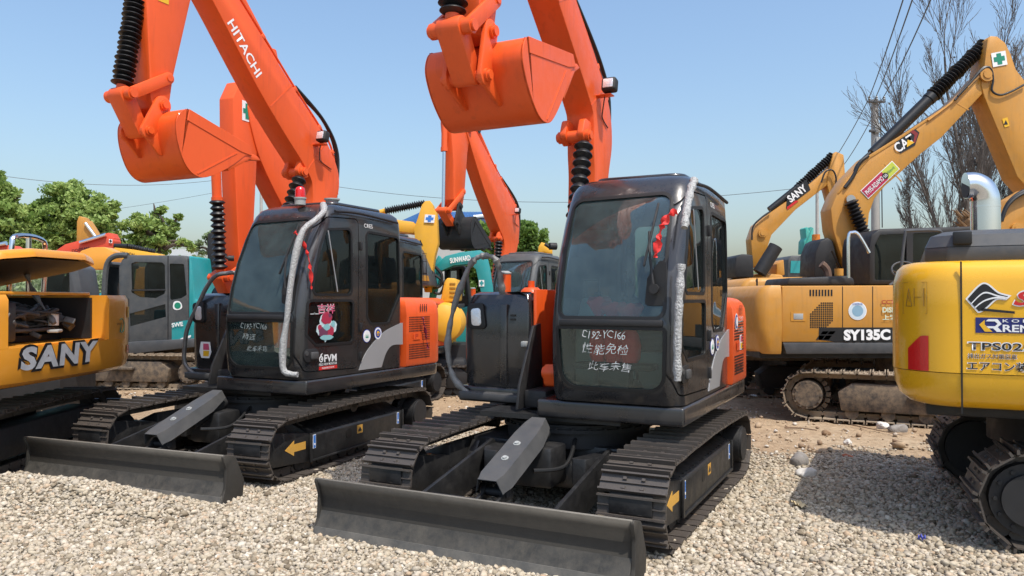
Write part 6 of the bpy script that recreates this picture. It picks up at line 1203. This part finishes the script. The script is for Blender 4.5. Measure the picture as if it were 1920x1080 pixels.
# distant wood closing the view
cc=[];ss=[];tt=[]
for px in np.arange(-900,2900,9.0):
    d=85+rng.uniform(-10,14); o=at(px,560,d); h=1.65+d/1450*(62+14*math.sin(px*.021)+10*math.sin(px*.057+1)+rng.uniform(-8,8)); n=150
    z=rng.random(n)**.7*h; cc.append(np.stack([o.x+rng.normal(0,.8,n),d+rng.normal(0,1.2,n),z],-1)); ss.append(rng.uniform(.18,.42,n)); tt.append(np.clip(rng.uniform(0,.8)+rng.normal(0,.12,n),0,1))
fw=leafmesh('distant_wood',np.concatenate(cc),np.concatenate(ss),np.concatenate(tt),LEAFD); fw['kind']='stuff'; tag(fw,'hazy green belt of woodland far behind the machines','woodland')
def bare(label,px,d,toppy,lean,seed,spread=1.0,stems=1):
    rs=random.Random(seed); b=at(px,560,d); H=at(px,toppy,d).z; root=thing('bare_tree',label,'tree',(b.x,d,0),0,'bare trees on the right skyline'); segs=[]; tips=[]
    def grow(p,v,L,r,lev):
        n=(9,6,4,3,2)[lev]; q=p
        for i in range(n):
            v2=(v+Vector((rs.gauss(0,.06),rs.gauss(0,.06),rs.gauss(0,.03)+.07*(lev>0)))).normalized(); e=q+v2*(L/n); ra=r*(1-.75*i/n); r2=r*(1-.75*(i+1)/n); segs.append((q,e,ra,r2))
            if lev<4 and (i>=(3 if lev==0 else 0)):
                for _ in range(2 if (lev in(0,1,2) and rs.random()<.55) else 1):
                    if rs.random()<.92:
                        ax=v2.orthogonal().normalized(); ax.rotate(Matrix.Rotation(rs.uniform(0,6.28),3,v2)); w=(v2+ax*rs.uniform(.30,.62)*spread).normalized()
                        grow(e,w,L*(rs.uniform(.17,.28) if lev==0 else rs.uniform(.38,.58)),max(.006,r2*rs.uniform(.45,.62)),lev+1)
            q=e;v=v2
        if lev>=3: tips.append(q)
    for k in range(stems):
        grow(Vector((b.x+rs.uniform(-.4,.4)*(k>0),d+rs.uniform(-.4,.4)*(k>0),0)),Vector((lean+rs.gauss(0,.05)*(k>0),rs.gauss(0,.05),1)).normalized(),H*(.95 if k==0 else rs.uniform(.7,.85)),.13 if k==0 else .09,0)
    N=len(segs); A=np.array([s[0][:] for s in segs]);E_=np.array([s[1][:] for s in segs]);ra=np.array([[s[2]] for s in segs]);rb=np.array([[s[3]] for s in segs]); dd=E_-A; dd/=np.linalg.norm(dd,axis=1)[:,None]; u=np.cross(dd,[.3,.9,.1]); u/=np.linalg.norm(u,axis=1)[:,None]; w=np.cross(dd,u); V=[]
    for c,r in ((A,ra),(E_,rb)):
        for a in (0,2.094,4.189): V.append(c+(u*math.cos(a)+w*math.sin(a))*np.maximum(r,.0055))
    V=np.stack(V,1).reshape(-1,3)-np.array(root.location); f=[(0,1,4,3),(1,2,5,4),(2,0,3,5)]; F=(np.array(f)[None]+(np.arange(N)*6)[:,None,None]).reshape(-1,4)
    me=bpy.data.meshes.new('branches'); me.vertices.add(len(V)); me.vertices.foreach_set('co',V.ravel()); me.loops.add(F.size); me.loops.foreach_set('vertex_index',F.ravel().astype(np.int32)); me.polygons.add(len(F)); me.polygons.foreach_set('loop_start',(np.arange(len(F))*4).astype(np.int32)); me.update(calc_edges=True); link(me,'branches',BARKG,root,None); me.polygons.foreach_set('use_smooth',[True]*len(me.polygons))
    tp=np.array([t[:] for t in tips]); k=rs.sample(range(len(tp)),min(len(tp),60)); leafmesh('withered_leaves',tp[k]+rng.normal(0,.05,(len(k),3)),np.full(len(k),.055),rng.random(len(k)),mat('withered_leaf_%d'%seed,(.05,.035,.025),.8),root,root.location); return root,N
nb=0
for a in (('bare tree furthest left on the right skyline, half behind the utility pole',1752,27,330,.0,5,.6,2),('bare tree behind the tall boom, left of the tallest bare one',1788,25,200,.01,12,.62,2),('tallest bare tree, rising beside the boom tip',1832,23,75,.0,23,.66,3),('bare tree behind the chrome exhaust',1872,25,130,.01,31,.75,3),('bare tree cut by the right edge of the photo',1930,23,150,.0,44,.8,2)):
    nb+=bare(*a)[1]
print('twig segments',nb)
t=thing('broken_trunk','splintered brown trunk end sticking up behind the black cab','tree trunk',(at(1812,560,19).x+.35,19,0)); g=G(); o=Vector((at(1812,560,19).x+.35,19,0)); a=at(1828,440,19); b=at(1800,398,19); g.tube([o,(o+a)/2+Vector((.1,0,.3)),a,a.lerp(b,.7)],lambda q:.20-.03*q,10,smooth=3); rs=random.Random(2)
for i in range(26): p=a.lerp(b,.5)+Vector((rs.uniform(-.16,.16),rs.uniform(-.15,.15),rs.uniform(-.1,.16))); g.tube([p,p+Vector((rs.uniform(-.28,-.10),rs.uniform(-.06,.06),rs.uniform(.10,.28)))],lambda q:.035*(1-q)+.004,5,smooth=0)
W_(g,t).build('trunk',mat('split_wood',(.20,.12,.06),.85,var=.4,scale=14,bump=.5),t)
# ---- utility poles and wires
CONC=mat('pole_concrete',(.36,.35,.33),.9,var=.12,bump=.2,bscale=20); 
def pole(label,px,toppy,d,arm,r=.15,extra=False):
    b=at(px,toppy,d); t=thing('utility_pole',label,'utility pole',(b.x,d,0),0,'poles carrying the wires'); g=G(); g.cyl((0,0,0),(0,0,b.z),r,r*.68,n=18); g.build('pole',CONC,t); g=G(); g.box((0,-r*.9,b.z-.12),(arm,.08,.09),.01); g.build('crossarm',GRY,t)
    for x in (-arm*.46,arm*.46,0.0):
        g=G(); g.lathe([(0,.03),(.3,.05),(.5,.03),(.7,.05),(1,.02)],(x,-r*.9,b.z-.07),(x,-r*.9,b.z+.10),10); g.build('insulator',LGRY,t)
    if extra:
        g=G(); g.box((-.16,-.16,b.z-1.25),(.26,.12,.10),.02); g.tube([(0,-.1,b.z-1.4),(-.2,-.16,b.z-1.3)],.02,6,smooth=0); g.build('bracket',GRY,t)
        g=G(); g.box((.02,-.17,b.z-1.15),(.2,.08,.34),.01); g.build('meter_box',LGRY,t); g=G(); g.box((.06,-.17,b.z-1.75),(.2,.08,.5),.01); g.build('notice_plate',LGRY,t)
        g=G(); g.tube([(r*.6,-r,b.z-.1),(r*.8,-r,b.z-2),(r*.9,-r,b.z-5)],.02,6); g.build('cable',HOSE,t)
    return b
p1=pole('near concrete utility pole with a crossarm, in front of the bare trees',1640,187,30,.62,.19,True); p2=pole('thin utility pole standing behind the small lettered boom',1532,352,46,.7,.13); p3=pole('distant utility pole seen under the left machine’s boom',490,326,60,.9,.15)
WIRE=mat('wire_grey',(.06,.065,.07),.6)
def wire(label,a,b,sag,r=.012,group='overhead wires'):
    P=[a.lerp(b,i/24)-Vector((0,0,sag*4*(i/24)*(1-i/24))) for i in range(25)]; g=G(); g.tube(P,r,5,smooth=0); tag(g.build('overhead_wire',WIRE,None),label,'wire',group)
wire('left of the wires rising from the near pole to the top of the photo',p1+Vector((-.25,0,0)),at(1712,-60,16),.12,.017); wire('middle wire rising from the near pole to the top of the photo',p1+Vector((.0,0,0)),at(1724,-40,16),.12,.017); wire('right of the wires rising from the near pole to the top of the photo',p1+Vector((.28,0,0)),at(1762,-40,16),.15,.017)
wire('wire running down from the near pole to the thin pole, outer one',p1+Vector((-.25,0,0)),p2+Vector((-.3,0,.05)),.35,.017); wire('wire running down from the near pole to the thin pole, inner one',p1+Vector((.25,0,0)),p2+Vector((.3,0,.05)),.5,.017)
wire('long sagging wire between the distant and the thin pole',p3+Vector((0,0,.05)),p2+Vector((0,0,.1)),1.55,.016); wire('sagging wire crossing the left sky towards the distant pole',at(-200,290,48),p3+Vector((-.3,0,0)),1.35,.017); wire('lower wire crossing the left sky towards the distant pole',at(-200,430,60),p3+Vector((-.3,0,-.8)),.6,.012)
# ---- ivy-covered building, blue roof, water heater
d=31; x0=at(872,560,d).x;x1=at(1008,560,d).x;zt=at(950,428,d).z; t=thing('ivy_building','flat-topped building smothered in green ivy behind the black bucket','building',((x0+x1)/2,d,0)); g=G(); g.box(((x0+x1)/2,d+2,zt/2),(x1-x0,4,zt)); W_(g,t).build('wall',mat('grimy_render',(.20,.19,.17),.9,var=.2),t)
n=26000; u=rng.random(n);v=rng.random(n)**.8; sd_=rng.random(n); px_=np.where(sd_<.6,x0+u*(x1-x0),np.where(sd_<.8,x0+u*(x1-x0),x1)); py_=np.where(sd_<.6,d-rng.random(n)**2*.35,np.where(sd_<.8,d+4*rng.random(n),d+4*u)); pz_=np.where((sd_>=.6)&(sd_<.8),zt+rng.random(n)*.22*(1+np.sin(px_*3)*.5),v*zt)
lump=vnoise(px_*1.6+40,pz_*1.6+10,2); py_=np.where(sd_<.6,py_-lump*.35,py_); px_=np.where(sd_>=.8,px_+rng.random(n)*.3+lump*.3,px_)
keep=(lump>.22)|(rng.random(n)<.35); tn=np.clip(lump*.9+rng.normal(0,.15,n),0,1)
iv=leafmesh('ivy',np.stack([px_,py_,pz_],-1)[keep],rng.uniform(.05,.13,keep.sum()),tn[keep],IVY,t,t.location)
d=40; t=thing('blue_roof_building','low building with a blue sheet-metal roof behind the raised black bucket','building',(at(850,560,d).x,d,0)); xa,xb=at(705,560,d).x,at(985,560,d).x; ze=at(850,436,d).z; zr=at(850,398,d+4).z; g=G()
g.box(((xa+xb)/2,d+4,ze/2-.05),(xb-xa-.6,8,ze-.1)); W_(g,t).build('wall',mat('pale_render',(.42,.42,.40),.9),t); g=G()
nn=90
for i in range(nn):
    xx0=xa+(xb-xa)*i/nn;xx1=xa+(xb-xa)*(i+.5)/nn;xx2=xa+(xb-xa)*(i+1)/nn
    f=lambda x,s:[max(xa+ (s*1.9),min(xb-(s*1.9),x))][0]
    q=[(xx0,d,ze),(xx1,d,ze+.05),(xx2,d,ze)]; w=[(f(xx0,1),d+4,zr),(f(xx1,1),d+4,zr+.05),(f(xx2,1),d+4,zr)]; g.add(q+w,[(0,1,4,3),(1,2,5,4)])
for s in (-1,1): e=xa if s<0 else xb; r_=xa+1.9 if s<0 else xb-1.9; g.add([(e,d,ze),(e,d+8,ze),(r_,d+4,zr)],[(0,1,2)])
g.add([(xa,d+8,ze),(xb,d+8,ze),(xb-1.9,d+4,zr),(xa+1.9,d+4,zr)],[(0,1,2,3)]); W_(g,t).build('roof',mat('blue_sheet_roof',(.035,.12,.30),.45,var=.1,dust_or_sheen=.2,dustcol=(.15,.2,.26)),t)
d=34; o=at(905,425,d); t=thing('water_heater','solar water heater with a white tank on a stand above the ivy','water heater',(o.x,d,0)); g=G(); a=at(888,407,d);b=at(925,403.5,d); g.cyl(a,b,.085,n=16); W_(g,t).build('tank',WHT,t); g=G(); p=[at(889,411,d),at(921,408,d),at(916,436,d-1.0),at(887,436,d-1.0)]; g.add(p+[q+Vector((0,.04,.03)) for q in p],[(0,1,2,3),(7,6,5,4),(0,4,5,1),(1,5,6,2),(2,6,7,3),(3,7,4,0)]); W_(g,t).build('collector_panel',mat('collector_blue',(.03,.045,.09),.25),t)
g=G()
for px in (890,924): a=at(px,408,d); g.tube([a,Vector((a.x,a.y,0))],.03,6,smooth=0); g.tube([a-Vector((0,0,.1)),at(px-6,436,d-1)],.025,6,smooth=0)
W_(g,t).build('stand',LGRY,t)
d=95; t=thing('white_building','faint white building far off beneath the left trees','building',(at(355,560,d).x,d,0)); g=G(); g.box((at(356,560,d).x,d,at(356,470,d).z/2),(3.8,6,at(356,470,d).z)); W_(g,t).build('wall',mat('pale_wall',(.55,.57,.58),.9),t); g=G()
for i in range(4):
    for k in range(2): g.box((at(340,560,d).x+i*.85,d-3.0,4.6+k*1.4),(.4,.06,.6))
W_(g,t).build('window',GRY,t)
# ---------------------------------------------------------------- small things
def world(m,p):
    t=m[0]; M=Matrix.Translation(t.location)@Matrix.Rotation(t.rotation_euler.z,4,'Z'); return M@Vector(p)
def ribbon(label,pts,w,m=RED,twist=2.5,name='ribbon'):
    P=[Vector(p) for p in pts]; Q=[]
    for i in range(len(P)-1):
        a=P[max(i-1,0)];b=P[i];c=P[i+1];d=P[min(i+2,len(P)-1)]
        for k in range(6): s=k/6; Q.append(.5*((2*b)+(c-a)*s+(2*a-5*b+4*c-d)*s*s+(3*b-a-3*c+d)*s**3))
    Q.append(P[-1]); g=G(); n=len(Q); v=[]
    for i,q in enumerate(Q):
        d=(Q[min(i+1,n-1)]-Q[max(i-1,0)]).normalized(); u=d.orthogonal().normalized(); u.rotate(Matrix.Rotation(twist*math.sin(i*.55),3,d)); f=d.cross(u); ww=w*(.75+.25*math.sin(i*.7+1))
        v+=[q+u*ww,q+f*ww*.35,q-u*ww*.9,q-f*ww*.35]
    for i in range(n-1):
        for k in range(4): g.f.append((i*4+k,i*4+(k+1)%4,(i+1)*4+(k+1)%4,(i+1)*4+k))
    g.v=[tuple(q) for q in v]; g.f+=[(3,2,1,0),tuple(range(4*n-4,4*n))]; g.m=[0]*len(g.f); return tag(g.build(name,m,None,60),label,'ribbon')
H1=lambda p:world(m1,p); sw=Matrix.Rotation(R(-3.5),4,'Z'); H2=lambda p:world(m2,sw@Vector(p))
ribbon('red ribbon tied round the wrapped rail of the nearest machine’s cab',[H1(p) for p in ((-1.05,.76,2.26),(-1.01,.80,2.24),(-.965,.80,2.16),(-.94,.815,2.06),(-.925,.83,1.94))],.035)
ribbon('red ribbon hanging from the wrapped rail of the machine with the beacon',[H2(p) for p in ((-1.0,.78,2.28),(-1.04,.74,2.22),(-1.09,.70,2.08),(-1.11,.68,1.92),(-1.115,.67,1.74))],.024)
q=[tailpt(s,1.53,z)[0] for s,z in ((.26,1.43),(.30,1.33),(.34,1.2),(.38,1.06))]; ribbon('dark red ribbon hanging over the grille of the machine with the beacon',[H2(p) for p in q],.02,mat('maroon_cloth',(.20,.015,.05),.6))
def bag(label,p,h=.36,r=.075):
    g=G(); x,y,z=p; rs=random.Random(int(x*1000)); pr=[(0,r*.75),(.08,r),(.30,r*1.05),(.5,r*.85),(.62,r*.42),(.68,r*.30),(.74,r*.45),(.86,r*.9),(.97,r*1.15),(1.0,r*1.05)]; rings=[]
    for t,ra in pr: rings.append([(x+ra*(1+.10*math.sin(5*a+t*9)+(.22*math.sin(2*a+1) if t>.7 else 0))*math.cos(a),y+ra*.7*(1+.08*math.sin(4*a))*math.sin(a),z+h*t+(.02*math.sin(3*a) if t>.9 else 0)) for a in [2*math.pi*i/20 for i in range(20)]])
    g.loft(rings); return tag(g.build('gift_bag',RED,None,60),label,'gift bag','red cloth bags behind the windscreens')
def shelf(m,sw_=None):
    g=G(); g.box((-.54,.58,1.14),(.62,.20,.05),.02); g.box((-.54,.58,1.02),(.25,.12,.2),.02); return g.build('dashboard',BKM,m[1])
shelf(m1); shelf(m2)
bag('red cloth bag in the middle of the nearest machine’s windscreen',H1((-.535,.60,1.17)),.44); bag('red cloth bag nearest the wrapped rail in the nearest machine’s windscreen',H1((-.66,.60,1.17)),.43); bag('dim red cloth bag on the left in the nearest machine’s windscreen',H1((-.40,.56,1.17)),.48,.07)
bag('red cloth bag on the left in the windscreen of the machine with the beacon',H2((-.62,.60,1.17)),.44,.085); bag('red cloth bag beside the wrapped rail of the machine with the beacon',H2((-.76,.60,1.17)),.45,.085)
def rock(label,px,py,r,m,flat=.6,name='rock',cat='rock',seed=1):
    d=1.65*1450/(py-560); x=(px-960)/1450*d; z=float(gz(x,d)); rs=random.Random(seed); bm=bmesh.new(); bmesh.ops.create_icosphere(bm,subdivisions=3,radius=1)
    for v in bm.verts:
        n=v.co.normalized(); k=1+.22*math.sin(n.x*3.1+seed)+.18*math.sin(n.y*4.3+seed*2)+rs.uniform(-.035,.035)+.06*math.sin(n.x*11+n.z*9)*math.sin(n.y*13+seed); v.co=Vector((n.x*k*r,n.y*k*r*.8,n.z*k*r*flat))
    g=G(); g.bmadd(bm,0,Matrix.Rotation(seed*1.3,4,'Z')); o=g.build(name,m,None,28); o.location=(x,d,z+r*flat*.55); tag(o,label,cat)
RW=mat('white_stone',(.58,.55,.50),.85,var=.12,scale=12); RG=mat('grey_stone',(.24,.22,.20),.9,var=.2,scale=12,bump=.4); RB=mat('brick_red',(.42,.14,.07),.9,var=.2,scale=14)
rock('white stone lying alone on the dirt right of the nearest track',1588,834,.055,RW,seed=1); rock('largest grey rock at the edge of the gravel, right of the nearest track',1496,872,.10,RG,.75,seed=2); rock('pale flat stone leaning below the largest grey rock',1508,893,.10,RW,.5,seed=3); rock('orange-red piece of brick at the gravel edge',1588,857,.05,RB,.5,'brick_piece','brick',seed=4); rock('grey rubble lump in front of the dusty track',1680,808,.10,RG,.7,seed=5); rock('pale rubble lump beside the dusty track',1655,802,.085,RW,.6,seed=6); rock('brown clod on the open dirt',1548,816,.055,mat('clod_brown',(.22,.14,.08),.95,var=.2),.6,'dirt_clod','clod',seed=7)
def sheet(label,px,py,w,h,m,name,cat,rot=.3,seed=1):
    d=1.65*1450/(py-560); x=(px-960)/1450*d; z=float(gz(x,d)); g=G(); N=6; P=[]
    for j in range(N+1):
        for i in range(N+1): P.append(((i/N-.5)*w,(j/N-.5)*h,.012*math.sin(i*1.7+seed)+.012*math.sin(j*2.1)))
    g.add(P,[(j*(N+1)+i,j*(N+1)+i+1,(j+1)*(N+1)+i+1,(j+1)*(N+1)+i) for j in range(N) for i in range(N)]); o=g.build(name,m,None,60); o.location=(x,d,z+.045); o.rotation_euler=(.12,.05,rot); tag(o,label,cat)
sheet('cream scrap of card lying on the gravel by the big shadow',1497,953,.085,.11,mat('cream_card',(.62,.50,.30),.8),'card_scrap','scrap',.2); sheet('small blue plastic scrap on the gravel near the right tracks',1725,1018,.035,.045,mat('blue_plastic',(.10,.12,.50),.4),'plastic_scrap','scrap',.9); sheet('white scrap of paper on the dirt beside the red-orange tail',1412,748,.10,.10,WHT,'paper_scrap','scrap',.5)
sheet('white scrap on the dirt between the two front machines',852,716,.22,.16,LGRY,'paper_scrap','scrap',.1)
def stick(label,a,b,r=.012):
    P=[]
    for px,py in (a,((a[0]+b[0])/2,(a[1]+b[1])/2-2),b): d=1.65*1450/(py-560); x=(px-960)/1450*d; P.append((x,d,float(gz(x,d))+.03))
    g=G(); g.tube(P,lambda q:r*(1-.5*q),6,smooth=4); tag(g.build('stick',mat('dry_stick',(.16,.10,.06),.9) if 'dry_stick' not in bpy.data.materials else bpy.data.materials['dry_stick'],None),label,'stick')
stick('dark stick lying on the dirt left of the white stone',(1470,804),(1530,809)); stick('long thin twig on the dirt below the dusty track',(1595,800),(1690,822),.008); stick('short dark stick on the dirt near the bright yellow machine',(1672,830),(1700,838),.02)
